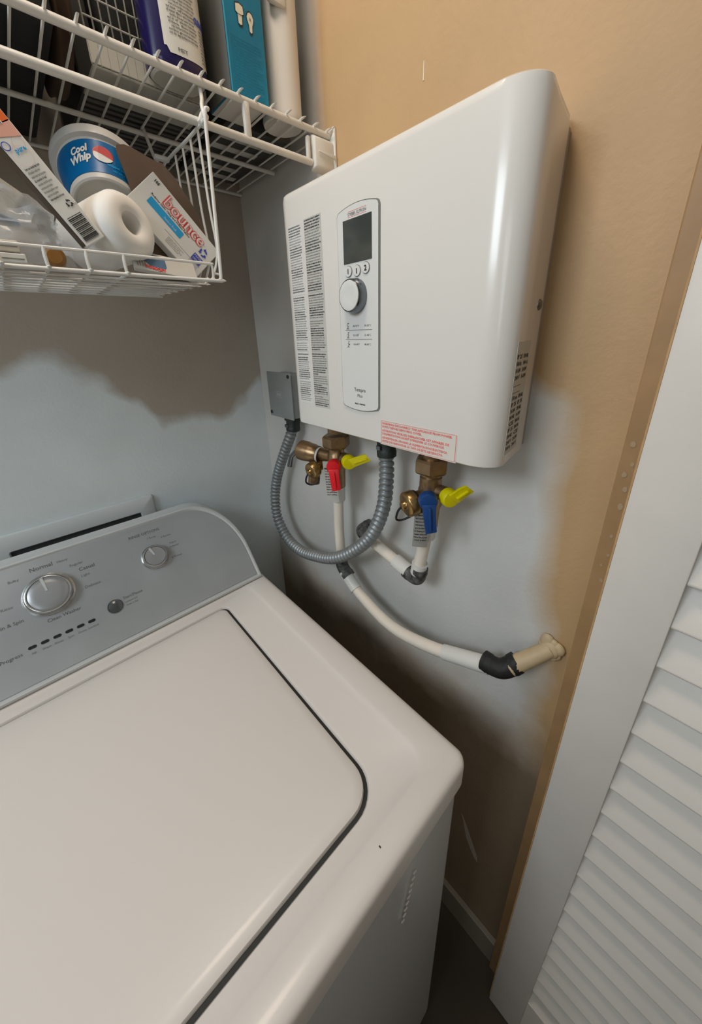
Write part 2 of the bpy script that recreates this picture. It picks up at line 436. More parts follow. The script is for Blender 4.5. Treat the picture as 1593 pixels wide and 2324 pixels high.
# ---- louvered folding door (leaf folded back, seen from its louvered face at x = -0.066)
door = bpy.data.objects.new('door_1', None); link(door); DX0, DX1 = -0.066, -0.030
door.location = (-0.05, -0.866, 0.01); OFF[door] = V(door.location)
tag(door, 'white louvered bifold door leaf folded open at the right', kind='structure')
DY0, DY1, DZ1 = -0.8645, -1.262, 2.02
for i, y in enumerate((DY0, DY1 + 0.0625)):
    bm = nb(); box(bm, (DX0, y - 0.0625, 0.012), (DX1, y, DZ1), 0.0022, 2)
    part('stile', bm, M['door'], door, True)
bm = nb(); box(bm, (DX0 + .001, DY0 - 0.0002, 0.03), (DX1 - .002, DY0 + 0.0014, DZ1 - .01))
part('raw_edge', bm, M['doorwood'], door, label='strip of bare orange wood along the door edge')
for (z0, z1) in ((0.012, 0.185), (DZ1 - 0.10, DZ1)):
    if z1 - z0 < 0.02: continue
    bm = nb(); box(bm, (DX0 + .002, DY1 + 0.0625, z0), (DX1 - .002, DY0 - 0.0625, z1), 0.001, 1)
    part('rail', bm, M['door'], door)
SP = 0.0553
z_first = 1.2905
zs = []
k = int((DZ1 - .14 - z_first) / SP); z = z_first + k * SP
while z > 0.19: zs.append(z); z -= SP
proto = None
for z in zs:
    if proto is None:
        bm = nb()
        L = (DY1 + 0.0625, DY0 - 0.0625)
        # slat section: bottom edge proud at the louvered face, leaning back and up
        sec = [(DX0 + 0.0040, 0.0), (DX0 + 0.0030, 0.0030), (DX0 + 0.0270, 0.0580), (DX0 + 0.0330, 0.0560), (DX0 + 0.0100, -0.0010)]
        prism(bm, [(x, L[1], z + dz) for x, dz in sec], (0, L[0] - L[1], 0), bev=0.0012)
        proto = part('slat', bm, M['door'], door, True); zp = z
    else:
        c = proto.copy(); link(c); c.parent = door; c.location = (0, 0, z - zp)

for wi_, (yc, zc, hw, hh) in enumerate(((-.60, 1.90, .34, .48), (-1.70, 1.80, .34, .44))):  # unseen frames added around the two left fill lights
    bm = nb()
    for lo_, hi_ in (((XL, yc - hw - .05, zc - hh - .05), (XL + .018, yc - hw, zc + hh + .05)), ((XL, yc + hw, zc - hh - .05), (XL + .018, yc + hw + .05, zc + hh + .05)),
                     ((XL, yc - hw, zc - hh - .05), (XL + .018, yc + hw, zc - hh)), ((XL, yc - hw, zc + hh), (XL + .018, yc + hw, zc + hh + .05))): box(bm, lo_, hi_, .002, 1)
    wfr = part('window_%d' % (wi_ + 1), bm, M['bracket']); wfr['kind'] = 'structure'; wfr['label'] = 'white framed window in the far left wall'
    bm = nb(); box(bm, (XL + .0005, yc - hw, zc - hh), (XL + .004, yc + hw, zc + hh)); part('pane', bm, M['outlet'], wfr)  # added backing inside the unseen fill light frame, no real window pane

# ---- ceiling lamp body (gives the closet light)
lamp = thing('ceiling_lamp', 'round white ceiling lamp above the washing machine', 'lamp', (-0.46, -0.56, 2.44))
bm = nb(); lathe(bm, (-0.46, -0.56, 2.439), (0, 0, -1), [(0, 0.0), (0, .145), (.016, .145), (.018, .14), (.018, 0)], 40)
part('lamp_base', bm, M['bracket'], lamp, True)

# ================================================================= WASHING MACHINE
WX1, WX0, WY0, WYB, WZ = -0.170, -0.870, -0.783, -0.045, 0.920
wm = thing('washing_machine', 'white top-loading washing machine with grey control console', 'washing machine', ((WX0 + WX1) / 2, -0.43, 0))
# cabinet with rounded vertical edges, sloping in a little at the front
bm = nb()
loops = []
for (z, g) in ((0.02, 0.006), (0.05, 0.002), (0.85, 0.002), (0.868, 0.002)):
    loops.append([(x, y, z) for x, y in rrect(WX0 + .001 + g, WY0 + .003 + g, WX1 - .001 - g, WYB, [.024, .01, .01, .024], 8)])
loft(bm, loops)
part('cabinet', bm, M['washgrey'], wm, True)
for (x, y) in ((WX0 + .06, WY0 + .07), (WX1 - .06, WY0 + .07), (WX0 + .06, WYB - .06), (WX1 - .06, WYB - .06)):
    bm = nb(); lathe(bm, (x, y, 0), Z_, [(0, 0), (0, .02), (.012, .02), (.014, .008), (.03, .008), (.03, 0)], 16)
    part('foot', bm, M['rubber'], wm)
# embossed ticks on the cabinet corner
bm = nb()
for k in range(9):
    z = 0.818 - 0.0110 * k; xm = -.286 - .0026 * k
    box(bm, (xm - .0035, WY0 + .0018, z), (xm + .0025, WY0 + .0034, z + .0030), .0005, 1, rot=Matrix.Rotation(.4, 3, 'Y'))
    
part('embossed_marks', bm, M['washer'], wm, kind='stuff')
# top deck: skirt, raised rim, shallow slope in to the lid recess
LX0, LX1, LY0, LY1, LR = -0.757, -0.287, -0.721, -0.243, 0.045   # lid opening
def ringloop(e, z, x0=WX0, y0=WY0, x1=WX1, y1=WYB, r=.019):
    return [(x, y, z) for x, y in rrect(x0 + e, y0 + e, x1 - e, y1 - e * 0.5, [max(r - e, .006), max(.012 - e, .004), max(.012 - e, .004), max(r - e, .006)], 8)]
def lidloop(g, z):
    rr = max(LR + g, .01)
    return [(x, y, z) for x, y in rrect(LX0 - g, LY0 - g, LX1 + g, LY1 + g, [rr, .014 + max(g, 0), .014 + max(g, 0), rr], 8)]
bm = nb()
deck = [ringloop(.004, .8700), ringloop(.0, .8725), ringloop(.0, .9060), ringloop(.0012, .9130), ringloop(.0045, .9168), ringloop(.010, .9185), ringloop(.018, .919),
        [(x, y, .919) for x, y in rrect(WX0 + .045, WY0 + .034, WX1 - .045, -.215, [.03, .02, .02, .03], 8)],
        [(x, y, .917) for x, y in rrect(WX0 + .050, WY0 + .038, WX1 - .050, -.220, [.03, .02, .02, .03], 8)],
        [(x, y, .9135) for x, y in rrect(WX0 + .056, WY0 + .043, WX1 - .056, -.224, [.03, .02, .02, .03], 8)],
        lidloop(.006, .9125), lidloop(.0025, .9115), lidloop(.0005, .908), lidloop(0, .885)]
loft(bm, deck, cap0=True, cap1=True)
part('top_deck', bm, M['washer'], wm, True)
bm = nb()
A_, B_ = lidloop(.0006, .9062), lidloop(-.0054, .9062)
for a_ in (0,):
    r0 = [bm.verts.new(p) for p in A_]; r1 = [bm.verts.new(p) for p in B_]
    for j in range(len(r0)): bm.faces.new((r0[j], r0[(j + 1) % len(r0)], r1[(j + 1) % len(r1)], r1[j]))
part('lid_seal', bm, M['gap'], wm, label='dark seal in the gap around the lid')  # flat dark ring paints the shade inside the lid gap
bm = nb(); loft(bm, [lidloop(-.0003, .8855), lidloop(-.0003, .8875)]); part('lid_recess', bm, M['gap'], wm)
bm = nb()
loft(bm, [lidloop(-.0058, .888), lidloop(-.0050, .9085), lidloop(-.0062, .9122), lidloop(-.0095, .9140), lidloop(-.020, .9150), lidloop(-.060, .9156), lidloop(-.12, .9158)])
part('lid', bm, M['washer'], wm, True)
bm = nb(); box(bm, (-0.3325, -0.7612, .9187), (-0.3310, -0.7585, .9193)); 
part('scratch', bm, M['gap'], wm, label='short dark scratch on the front edge of the top')

# console
CB = V((0, -0.210, 0.935)); CD = V((0, 0.110, 0.125)).normalized(); CN = V((0, -CD.z, CD.y))
HV = 0.217
def cprofile(inset, h=HV, nseg=14):
    """outline of the console face in (x, v): straight foot, big rounded shoulders, crowned top"""
    x1 = WX1 - .010 - inset; x0 = WX0 + .010 + inset; v0 = inset - .016; top = h - inset
    out = [(x0, v0), (x1, v0)]
    R1, R2 = .105, .150
    for k in range(nseg + 1):
        a = (PI / 2) * k / nseg
        out.append((x1 - R1 + (R1 - .0) * math.cos(a), top - R2 + R2 * math.sin(a)))
    for k in range(nseg + 1):
        a = PI / 2 + (PI / 2) * k / nseg
        out.append((x0 + R1 + R1 * math.cos(a), top - R2 + R2 * math.sin(a)))
    return out
def cpt(x, v, d=0.0): return V((x, 0, 0)) + CB + CD * v + CN * d
bm = nb()
front = [cpt(x, v, 0.0) for x, v in cprofile(.0095)]
mid = [cpt(x, v, 0.004) for x, v in cprofile(.0065)]
rim = [cpt(x, v, 0.0035) for x, v in cprofile(.003)]
rim2 = [cpt(x, v, -0.001) for x, v in cprofile(.0)]
def back(x, v, y=-0.046):
    p = cpt(x, v); return V((x, y, max(p.z - 0.004, .9195) if v > .01 else .9192))
b0 = [V((p.x, min(p.y + .022, -0.049), max(p.z + .004, .9195))) if v > .03 else V((p.x, p.y + .01, .9195)) for (x, v), p in [((x, v), cpt(x, v)) for x, v in cprofile(.0025)]]
b1 = [back(x, v) for x, v in cprofile(.006)]
loft(bm, [front, mid, rim, rim2, b0, b1], cap0=True, cap1=True)
console = part('console', bm, M['consolerim'], wm, True)
bm = nb()
f = bm.faces.new([bm.verts.new(cpt(x, v, .0012)) for x, v in cprofile(.0105)])
g = bm.faces.new([bm.verts.new(cpt(x, v, .0002)) for x, v in cprofile(.0100)])
bmesh.ops.recalc_face_normals(bm, faces=bm.faces)
part('control_panel', bm, M['console'], console)
# knobs
def knob(x, v, r, h, ang):
    bm = nb()
    lathe(bm, cpt(x, v, .0010), CN, [(0, r * 1.10), (.0015, r * 1.10), (.002, r * 1.03), (h * .7, r * 1.0), (h * .92, r * .97), (h, r * .92), (h, r * .86), (h - .002, r * .84)], 48)
    kn = part('knob', bm, M['chrome'], wm, True)
    bm = nb(); lathe(bm, cpt(x, v, .0010), CN, [(h - .0024, r * .85), (h - .0012, r * .80), (h - .0006, r * .5), (h - .0004, 0)], 48)
    part('knob_face', bm, M['knobface'], kn, True)
    d = (V((1, 0, 0)) * math.sin(ang) + CD * math.cos(ang)); s_ = CN.cross(d)
    c = cpt(x, v, .0010 + h - .0008)
    bm = nb(); prism(bm, [c + d * r * .12 - s_ * .0016, c + d * r * .12 + s_ * .0016, c + d * r * .84 + s_ * .0024, c + d * r * .84 - s_ * .0024], CN * .0012)
    part('pointer', bm, M['consolerim'], kn)
knob(-0.5625, .134, .036, .016, -.12)
knob(-0.3800, .127, .0245, .014, -.30)
knob(-0.7600, .127, .0245, .014, .0)
bm = nb(); lathe(bm, cpt(-.4755, .062, .0012), CN, [(0, .0135), (.002, .0132), (.003, .0122), (.002, .011), (.0022, .010), (.0032, .006), (.0035, 0)], 32)
part('start_button', bm, M['button'], wm, True)
for k in range(6):
    x = -0.605 + k * 0.0176
    bm = nb(); prism(bm, [cpt(x + du, .0545 + dv, .0012) for du, dv in rrect(-.0058, -.0026, .0058, .0026, .0025, 4)], CN * .0009)
    part('indicator_light', bm, M['led'], wm)
bm = nb()
def ctext(s, x, v, size, mi=0, align='CENTER', bold=0.0, ang=0.0):
    bm = nb()
    u = X_ * math.cos(ang) + CD * math.sin(ang); vv = CN.cross(u)
    text_into(bm, s, cpt(x, v, .0016), u, vv, size, align, 0, bold=bold, res=2, lift=0)
    part('printed_text', bm, M['inkgrey' if mi else 'inkfaint'], console)
ctext('Normal', -.562, .1855, .0112, 1)
ctext('Heavy', -.530, .186, .0070); ctext('Bulky', -.604, .178, .0070)
ctext('Regular', -.511, .170, .0072, 0, 'CENTER'); ctext('Casual', -.497, .1555, .0100, 1, 'CENTER'); ctext('Light', -.503, .1425, .0072)
ctext('Delicate', -.497, .118, .0080); ctext('Rinse', -.622, .133, .0078); ctext('Drain & Spin', -.628, .103, .0088, 1)
ctext('Clean Washer', -.551, .084, .0088, 1)
ctext('RINSE OPTIONS', -.383, .1830, .0088, 1); ctext('1 Rinse', -.373, .170, .0064); ctext('2 Rinses', -.345, .163, .0064)
ctext('Fabric', -.336, .143, .0064); ctext('Softener', -.336, .1345, .0058); ctext('2 Rinses', -.339, .110, .0066)
ctext('Start/Pause', -.459, .068, .0078, 1, 'LEFT'); ctext('Unlock Lid', -.458, .0600, .0050, 0, 'LEFT'); ctext('Hold 3 Sec', -.458, .0535, .0050, 0, 'LEFT')
ctext('Progress', -.634, .0475, .0085, 1)
for k, s in enumerate(('Fill', 'Wash', 'Rinse', 'Spin', 'Done', 'Locked')): ctext(s, -.605 + k * .0176, .0420, .0056)

# ================================================================= WASHER OUTLET BOX ON THE BACK WALL
ob_ = thing('washer_outlet_box', 'white plastic plumbing box set in the wall behind the washer console', 'outlet box', (-.50, 0, 1.0))
bm = nb()
O = dict(x0=-.668, x1=-.333, z0=.955, z1=1.129); I = dict(x0=-.602, x1=-.366, z0=.985, z1=1.092)
loft(bm, [[(x, -.0005, z) for x, z in rrect(O['x0'], O['z0'], O['x1'], O['z1'], .004, 3)],
          [(x, -.007, z) for x, z in rrect(O['x0'] + .001, O['z0'] + .001, O['x1'] - .001, O['z1'] - .001, .004, 3)],
          [(x, -.009, z) for x, z in rrect(O['x0'] + .004, O['z0'] + .004, O['x1'] - .004, O['z1'] - .004, .004, 3)],
          [(x, -.009, z) for x, z in rrect(I['x0'] - .002, I['z0'] - .002, I['x1'] + .002, I['z1'] + .002, .004, 3)],
          [(x, -.007, z) for x, z in rrect(I['x0'], I['z0'], I['x1'], I['z1'], .003, 3)],
          [(x, -.0015, z) for x, z in rrect(I['x0'], I['z0'], I['x1'], I['z1'], .003, 3)]], cap1=False)
part('flange', bm, M['outlet'], ob_, True)
bm = nb(); box(bm, (I['x0'] + .0005, -.0022, I['z0'] + .0005), (I['x1'] - .0005, -.0012, I['z1'] - .0005)); part('recess', bm, M['outletgap'], ob_)

# ================================================================= WATER HEATER
HX = -0.120; HZ0, HZ1 = 1.323, 1.689; HYL, HYR = -0.338, -0.742
wh = thing('water_heater', 'white wall-mounted tankless electric water heater with display and dial', 'water heater', (0, -.535, 1.323))
def plan(e, zsh=0.0, k=10):
    """plan outline of the cover (x,y); e = inset"""
    out = []
    out.append((-.004, HYL - .012 - e)); out.append((-.080, HYL - .002 - e))
    for i in range(k + 1):
        a = (PI / 2) * i / k
        out.append((HX + e + .022 - (.022 - .0) * math.sin(a), HYL - e - .022 + .022 * math.cos(a)))
    for i in range(k + 1):
        a = (PI / 2) * i / k
        out.append((HX + e + .028 - .028 * math.cos(a), HYR + e + .034 - .034 * math.sin(a)))
    out.append((-.060, HYR + e + .0056)); out.append((-.012, HYR + e + .0127))
    return out
bm = nb()
lo = []
for (z, e) in ((HZ0 + .004, .006), (HZ0 + .0008, .0022), (HZ0 + .0022, .0004), (HZ0 + .007, 0), (HZ1 - .010, 0), (HZ1 - .003, .0010), (HZ1 - .0005, .0035), (HZ1, .008)):
    lo.append([(x, y, z) for x, y in plan(e)])
loft(bm, lo)
cover = part('cover', bm, M['heater'], wh, True)
bm = nb(); box(bm, (-.0120, HYR + .0145, HZ0 + .006), (-.0008, HYL - .016, HZ1 - .010), .001, 1)
part('back_plate', bm, M['backplate'], wh)
bm = nb(); lathe(bm, (-.0290, HYR + .0108, 1.507), (.14, -1, 0), [(0, 0), (0, .0062), (.0016, .0060), (.003, .0045), (.0034, 0)], 20); part('screw', bm, M['chromedark'], wh, True)
# control panel on the front; reading direction is -y, normal is -x
U, W = V((0, -1, 0)), Z_
FX = HX
def fp(y, z, d=0.0): return V((FX - d, y, z))
def capsule(y0, y1, z0, z1, bulge, r, n=5, m_=10):
    """panel outline: straight sides, arched top and bottom; y0 > y1"""
    out = []
    w2 = abs(y0 - y1) / 2; yc = (y0 + y1) / 2
    def arch(zc, sgn, seq):
        o = []
        for t in seq:
            yy = w2 * t
            o.append((yc - yy, zc + sgn * bulge * (1 - t * t)))
        return o
    top = arch(z1 - bulge, 1, [-.90 + 1.80 * i / m_ for i in range(m_ + 1)])
    bot = arch(z0 + bulge, -1, [.90 - 1.80 * i / m_ for i in range(m_ + 1)])
    zt, zb = z1 - bulge - .004, z0 + bulge + .004
    return [(y0, zt)] + [(y0 - .0015, zt + .0035)] + top + [(y1 + .0015, zt + .0035), (y1, zt), (y1, zb), (y1 + .0015, zb - .0035)] + bot + [(y0 - .0015, zb - .0035), (y0, zb)]
bm = nb(); prism(bm, [fp(y, z, .0004) for y, z in capsule(-.4826, -.5632, 1.3684, 1.6402, .0062, .01)], (-.0009, 0, 0)); 
seam = part('panel_seam', bm, M['greyline'], wh, label='thin dark seam around the control panel')
bm = nb(); prism(bm, [fp(y, z, .0006) for y, z in capsule(-.4842, -.5614, 1.3698, 1.6388, .0060, .01)], (-.0018, 0, 0))
cp = part('control_panel', bm, M['heater_in'], wh)
D = .0024
bm = nb(); box(bm, (FX - D - .0008, -.5505, 1.5720), (FX - D + .0002, -.4960, 1.6235), .0006, 1); part('display', bm, M['lcd'], cp, label='dark grey display screen')
for (y, z) in ((-.5055, 1.5625), (-.5225, 1.5615), (-.5395, 1.5630)):
    bm = nb()
    lathe(bm, (FX - D + .0002, y, z), (-1, 0, 0), [(0, .0074), (.0007, .0074), (.0010, .0070), (.0010, 0)], 28)
    bt = part('button', bm, M['greyline'], cp)
bm = nb()
for (y, z) in ((-.5055, 1.5625), (-.5225, 1.5615), (-.5395, 1.5630)):
    lathe(bm, (FX - D, y, z), (-1, 0, 0), [(.0003, .0065), (.0014, .0065), (.0014, 0)], 28)
part('button_faces', bm, M['heater_in'], cp, kind='stuff')
# dial
kc = (FX - D + .0004, -.5185, 1.5305)
bm = nb(); lathe(bm, kc, (-1, 0, 0), [(0, .0225), (.004, .0225), (.006, .0220), (.0125, .0212), (.0140, .0200)], 48)
dl = part('dial', bm, M['chromedark'], wh, True, label='dark chrome rim around the white dial')
bm = nb(); lathe(bm, kc, (-1, 0, 0), [(.0128, .0196), (.0143, .0190), (.0147, .0175), (.0141, .010), (.0138, 0)], 48); part('dial_face', bm, M['dial'], dl, True)
# printing on the control panel
bm = nb()
def ft(s, y, z, size, mi=0, align='LEFT', up=0.0, **k): text_into(bm, s, fp(y, z, D + .0001 + up), U, W, size, align, mi, res=2, lift=.0002, **k)
ft('STIEBEL ELTRON', -.5235, 1.6270, .0050, 0, 'CENTER', maxw=.034, bold=-.00002)
quad(bm, fp(-.5060, 1.6317, D + .0001), U, W, .035, .00035, mi=1); quad(bm, fp(-.5060, 1.6255, D + .0001), U, W, .035, .00035, mi=1)
part('logo_print', bm, [M['ink'], M['red'], M['inkgrey']], cp); bm = nb()
ft('1', -.5055, 1.5598, .0082, 0, 'CENTER', up=.0013, bold=.0004); ft('i', -.5225, 1.5585, .0090, 0, 'CENTER', up=.0013, bold=.0005); ft('2', -.5395, 1.5598, .0090, 0, 'CENTER', up=.0013, bold=.0004)
part('button_symbols', bm, [M['ink'], M['red'], M['inkgrey']], cp, kind='stuff'); bm = nb()
for z in (1.4860, 1.4733): quad(bm, fp(-.4955, z, D + .0001), U, W, .0545, .0005, mi=0)
for z, a, b in ((1.4905, '86-95°F', '30-35°C'), (1.4778, '95-118°F', '35-48°C'), (1.4655, '118-140°F', '48-60°C')):
    ft(a, -.5115, z, .0038, 2, maxw=.0125); ft(b, -.5345, z, .0038, 2, maxw=.0135)
for z, k in ((1.489, 0), (1.4765, 1), (1.4640, 2)):                       # small pictograms
    for q in range(4): quad(bm, fp(-.4985 - .0012 * (q % 2) - .0006 * k, z + .0020 * q, D + .0001), U, W, .0034 - .0006 * ((q + k) % 3), .0011, mi=2)
    quad(bm, fp(-.4975, z - .0012, D + .0001), U, W, .0060, .0006, mi=2)
part('temperature_table', bm, [M['ink'], M['red'], M['inkgrey']], cp); bm = nb()
ft('Tempra', -.5235, 1.3985, .0078, 2, 'CENTER', bold=.00005); ft('Plus', -.5235, 1.3900, .0070, 2, 'CENTER')
ft('Made in Germany', -.5235, 1.3785, .0036, 0, 'CENTER', maxw=.0225, bold=.0001)
part('printed_text', bm, [M['ink'], M['red'], M['inkgrey']], cp)
# instruction sheets printed in two columns
cols = [(-.3615, -.3985, 1.3645, 1.6430, 'paper', 11), (-.4045, -.4465, 1.3615, 1.6455, 'greypaper', 23)]
for ci, (ya, yb, z0, z1, mm, seed) in enumerate(cols):
    bm = nb(); plate(bm, fp(ya, z0), U, W, abs(ya - yb), z1 - z0, .0003)
    lab = part('instruction_label', bm, M[mm if ci else 'heater_in'], wh, label='pale label with black print' if ci == 0 else 'grey label with black print')
    bm = nb(); rr_ = random.Random(seed); z = z1 - .0035; li = 0; ww = words(900, seed); wi = 0
    pitch = .00365
    while z > z0 + .003:
        brk = abs(z - 1.5445) < .0022 or abs(z - 1.4530) < .0022
        if brk:
            quad(bm, fp(ya - .001, z + .001, .0003), U, W, abs(ya - yb) - .002, .0002, mi=1); z -= pitch; continue
        frac = rr_.choice((1, 1, 1, .97, .93, .9, 1, .6, .35)) if li % 5 == 4 else rr_.uniform(.88, 1)
        s = ''
        while len(s) < 34 * frac: s += ww[wi] + ' '; wi += 1
        s = s[:int(36 * frac)].strip()
        bold = .00012 if (li // 4) % 2 == 0 else .00002
        text_into(bm, s, fp(ya - .0012, z, .0003), U, W, .0034, 'LEFT', 0 if (li // 4) % 2 == 0 else 1, bold=bold, res=0 or 1, lift=.0002, maxw=(abs(ya - yb) - .0035) * frac)
        z -= pitch * (1.0 if rr_.random() > .06 else 1.5); li += 1
    part('printed_text', bm, [M['inkgrey'], M['inkfaint']] if ci == 0 else [M['ink'], M['inkgrey']], lab)
# red warning label
bm = nb(); plate(bm, fp(-.5645, 1.3235), U, W, .1290, .0375, .0003); wl = part('warning_label', bm, M['sticker'], wh, label='cream label with red warning print')
bm = nb()
for (y, z, w_, h_) in ((-.5660, 1.3595, .126, .0005), (-.5660, 1.3247, .126, .0005), (-.5660, 1.3247, .0006, .035), (-.6915, 1.3247, .0008, .035)): quad(bm, fp(y, z, .0003), U, W, w_, h_, mi=0)
for s, z, wd in (('WARNING: DISCONNECT THIS APPLIANCE FROM POWER', 1.3548, .1185), ('SUPPLY BEFORE REMOVING COVER.', 1.3500, .0720),
                 ("ATTENTION: VEUILLEZ DEBRANCHER CET APPAREIL DE", 1.3440, .1150), ("L'ALIMENTATION AVANT D'ENLEVER LE COUVERCLE.", 1.3392, .1080),
                 ('ADVERTENCIA: APAGAR LA ALIMENTACION ELECTRICA', 1.3332, .1130), ('ANTES DE DESMONTAR LA TAPA DE ESTE ARTEFACTO.', 1.3280, .1070)):
    text_into(bm, s, fp(-.5680, z, .0003), U, W, .0042, 'LEFT', 0, bold=.00020, res=1, lift=.0002, maxw=wd)
part('printed_text', bm, [M['redsoft']], wl)
# rating label on the narrow side (normal -y, reading direction up the side)
SY = lambda x: HYR + .003 + (x + .060) * (.014 / .051)
sidedir = V((.0860, .0127, 0)).normalized()
bm = nb(); o0 = V((-.0960, HYR - .0002, 1.3380)); plate(bm, o0, sidedir, Z_, .0520, .1300, .0004); rl = part('rating_label', bm, M['greypaper'], wh, label='grey rating label with small print and approval marks')
bm = nb(); rr_ = random.Random(3)
for k in range(15):
    z = .112 - k * .0076
    if k in (4, 5): quad(bm, o0 + sidedir * .002 + Z_ * z, sidedir, Z_, .029, .0006, .0005); continue
    for q in range(2):
        text_into(bm, rr_.choice(('240 V', '24 kW', '50/60 Hz', 'IP 25', '150 psi', '100 A', 'CE', '36 kW', 'S/N 0482')), o0 + sidedir * (.003 + .0250 * q) + Z_ * z, sidedir, Z_, .0064, 'LEFT', bold=.0002, lift=.0006, maxw=.0190)
part('printed_text', bm, [M['ink']], rl)

# ================================================================= JUNCTION BOX + CONDUIT
jx = thing('junction_box', 'grey steel electrical junction box on the wall in the corner beside the heater', 'junction box', (0, -.172, 1.295))
bm = nb(); box(bm, (-.0475, -.222, 1.297), (-.0006, -.124, 1.398), .003, 2); part('box_body', bm, M['greysteel'], jx, True)
bm = nb(); box(bm, (-.0510, -.2245, 1.2945), (-.0476, -.1215, 1.4030), .0015, 2); cv = part('cover_plate', bm, M['greysteel'], jx, True)
for (y, z) in ((-.2155, 1.3950), (-.1290, 1.3045)):
    bm = nb(); lathe(bm, (-.0511, y, z), (-1, 0, 0), [(0, 0), (0, .0042), (.0015, .0040), (.0024, .0022), (.0025, 0)], 16); part('screw', bm, M['darksteel'], cv, True)
bm = nb()
for k in range(5): quad(bm, (-.0512, -.1605 - .0042 * k, 1.3475), U, W, .0026, .0070)
for (y, z, a, b) in ((-.156, 1.3575, .028, .0006), (-.156, 1.3445, .028, .0006), (-.156, 1.3445, .0006, .013), (-.184, 1.3445, .0006, .013)): quad(bm, (-.0512, y, z), U, W, a, b)
part('embossed_mark', bm, mat('embossed_light_grey', (.50, .53, .53), .4), cv)

cd = thing('flexible_conduit', 'grey ribbed flexible conduit hanging in a loop from the junction box to the heater', 'conduit', (-.058, -.50, 1.323))
path = smooth_path([(-.030, -.188, 1.276), (-.034, -.180, 1.250), (-.040, -.150, 1.196), (-.045, -.112, 1.125), (-.052, -.098, 1.060), (-.060, -.112, 1.000), (-.066, -.165, .957), (-.072, -.235, .953),
                    (-.076, -.310, .974), (-.078, -.380, 1.004), (-.074, -.440, 1.048), (-.067, -.490, 1.105), (-.061, -.517, 1.175), (-.058, -.522, 1.240), (-.057, -.519, 1.292)], 40)
# resample evenly, then give every turn of the strip its own bulge
L_ = [0]
for a, b in zip(path, path[1:]): L_.append(L_[-1] + (b - a).length)
tot = L_[-1]; turns = 84; sub = 6; NP = turns * sub; res_ = []; j = 0
for i in range(NP + 1):
    s = tot * i / NP
    while j < len(L_) - 2 and L_[j + 1] < s: j += 1
    t = (s - L_[j]) / max(L_[j + 1] - L_[j], 1e-9); res_.append(path[j].lerp(path[j + 1], t))
prof_ = [.0100, .0128, .0138, .0139, .0134, .0110]
bm = nb(); tube(bm, res_, [prof_[i % sub] for i in range(NP + 1)], 18)
part('conduit', bm, M['conduit'], cd, True)
for (a, b) in (((-.030, -.190, 1.297), (-.030, -.186, 1.262)), ((-.057, -.519, 1.325), (-.057, -.521, 1.278))):
    a = V(a); b = V(b); d = b - a; l = d.length
    bm = nb(); lathe(bm, a, d, [(0, 0), (0, .021), (l * .22, .021), (l * .22, .017), (l * .75, .0165), (l * .8, .0175), (l, .0172), (l, .012)], 20); cn = part('connector', bm, M['darksteel'], cd, True)
    bm = nb(); box(bm, b * .6 + a * .4 + V((-.021, -.004, -.004)), b * .6 + a * .4 + V((-.013, .006, .004)), .001, 1); part('clamp_screw', bm, M['chromedark'], cn)

# ================================================================= SHUT-OFF VALVES
def hexnut(bm, p, axis, r, h, mi=0):
    lathe(bm, p, axis, [(0, 0), (0, r * .88), (h * .15, r), (h * .85, r), (h, r * .88), (h, 0)], 6, mi)
def handle(name, c, axis, lever, L, mt, parent, label):
    """quarter-turn lever: round hub on the stem and a flat ribbed paddle"""
    c = V(c); a = V(axis).normalized(); l = V(lever).normalized(); s = a.cross(l).normalized()
    bm = nb(); lathe(bm, c - a * .002, a, [(0, 0), (0, .0145), (.011, .0145), (.014, .0125), (.015, .006), (.015, 0)], 28)
    for dz, wd in ((0, .0060),):
        pts = [c + a * .010 + l * .002 + s * .0105, c + a * .010 + l * .020 + s * .0095, c + a * .012 + l * L + s * .0095, c + a * .012 + l * (L + .002) - s * .0080,
               c + a * .010 + l * .020 - s * .0095, c + a * .010 + l * .002 - s * .0105]
        prism(bm, pts, a * .0055, bev=.0012)
        prism(bm, [c + a * .011 + l * .006 + s * .0018, c + a * .011 + l * (L - .004) + s * .0018, c + a * .011 + l * (L - .004) - s * .0018, c + a * .011 + l * .006 - s * .0018], a * .0085, bev=.0008)
    return part(name, bm, mt, parent, True, label=label)
def tag_sheet(name, label, top, u, v, w_, h_, mt, curl, text_lines, group=None, foot='RED HANDLE'):
    """hanging paper tag, slightly curled"""
    t = thing(name, label, 'tag', V(top) - V(v) * 0, group)
    u = V(u).normalized(); v = V(v).normalized(); n = u.cross(v); n.normalize()
    bm = nb(); nx, nz = 5, 10; g = []; 
    def P(a, b): return V(top) + u * (a - .5) * w_ - v * b * h_ + n * curl * (b * b * .6 + (a - .5) ** 2 * .8)
    for b in range(nz + 1): g.append([bm.verts.new(P(a / nx, b / nz)) for a in range(nx + 1)])
    for b in range(nz):
        for a in range(nx): bm.faces.new((g[b][a], g[b + 1][a], g[b + 1][a + 1], g[b][a + 1]))
    r = bmesh.ops.solidify(bm, geom=list(bm.faces), thickness=.0004)
    part('paper', bm, mt, t)
    bm = nb()
    k = len(text_lines)
    for i, s in enumerate(text_lines):
        b = .20 + .72 * i / k
        bmt = nb(); text_into(bmt, s, (0, 0, 0), X_, Y_, h_ * .050, 'LEFT', bold=.00012 if i else .0004, lift=0, maxw=w_ * (.84 if len(s) > 9 else .5))
        for q in bmt.verts:
            a_ = .08 + q.co.x / w_; b_ = b - q.co.y / h_
            q.co = P(a_, b_) + n * .0004
        me = bpy.data.meshes.new('tmp'); bmt.to_mesh(me); bmt.free(); bm.from_mesh(me); bpy.data.meshes.remove(me)
    part('printed_text', bm, [M['ink']], t)
    return t
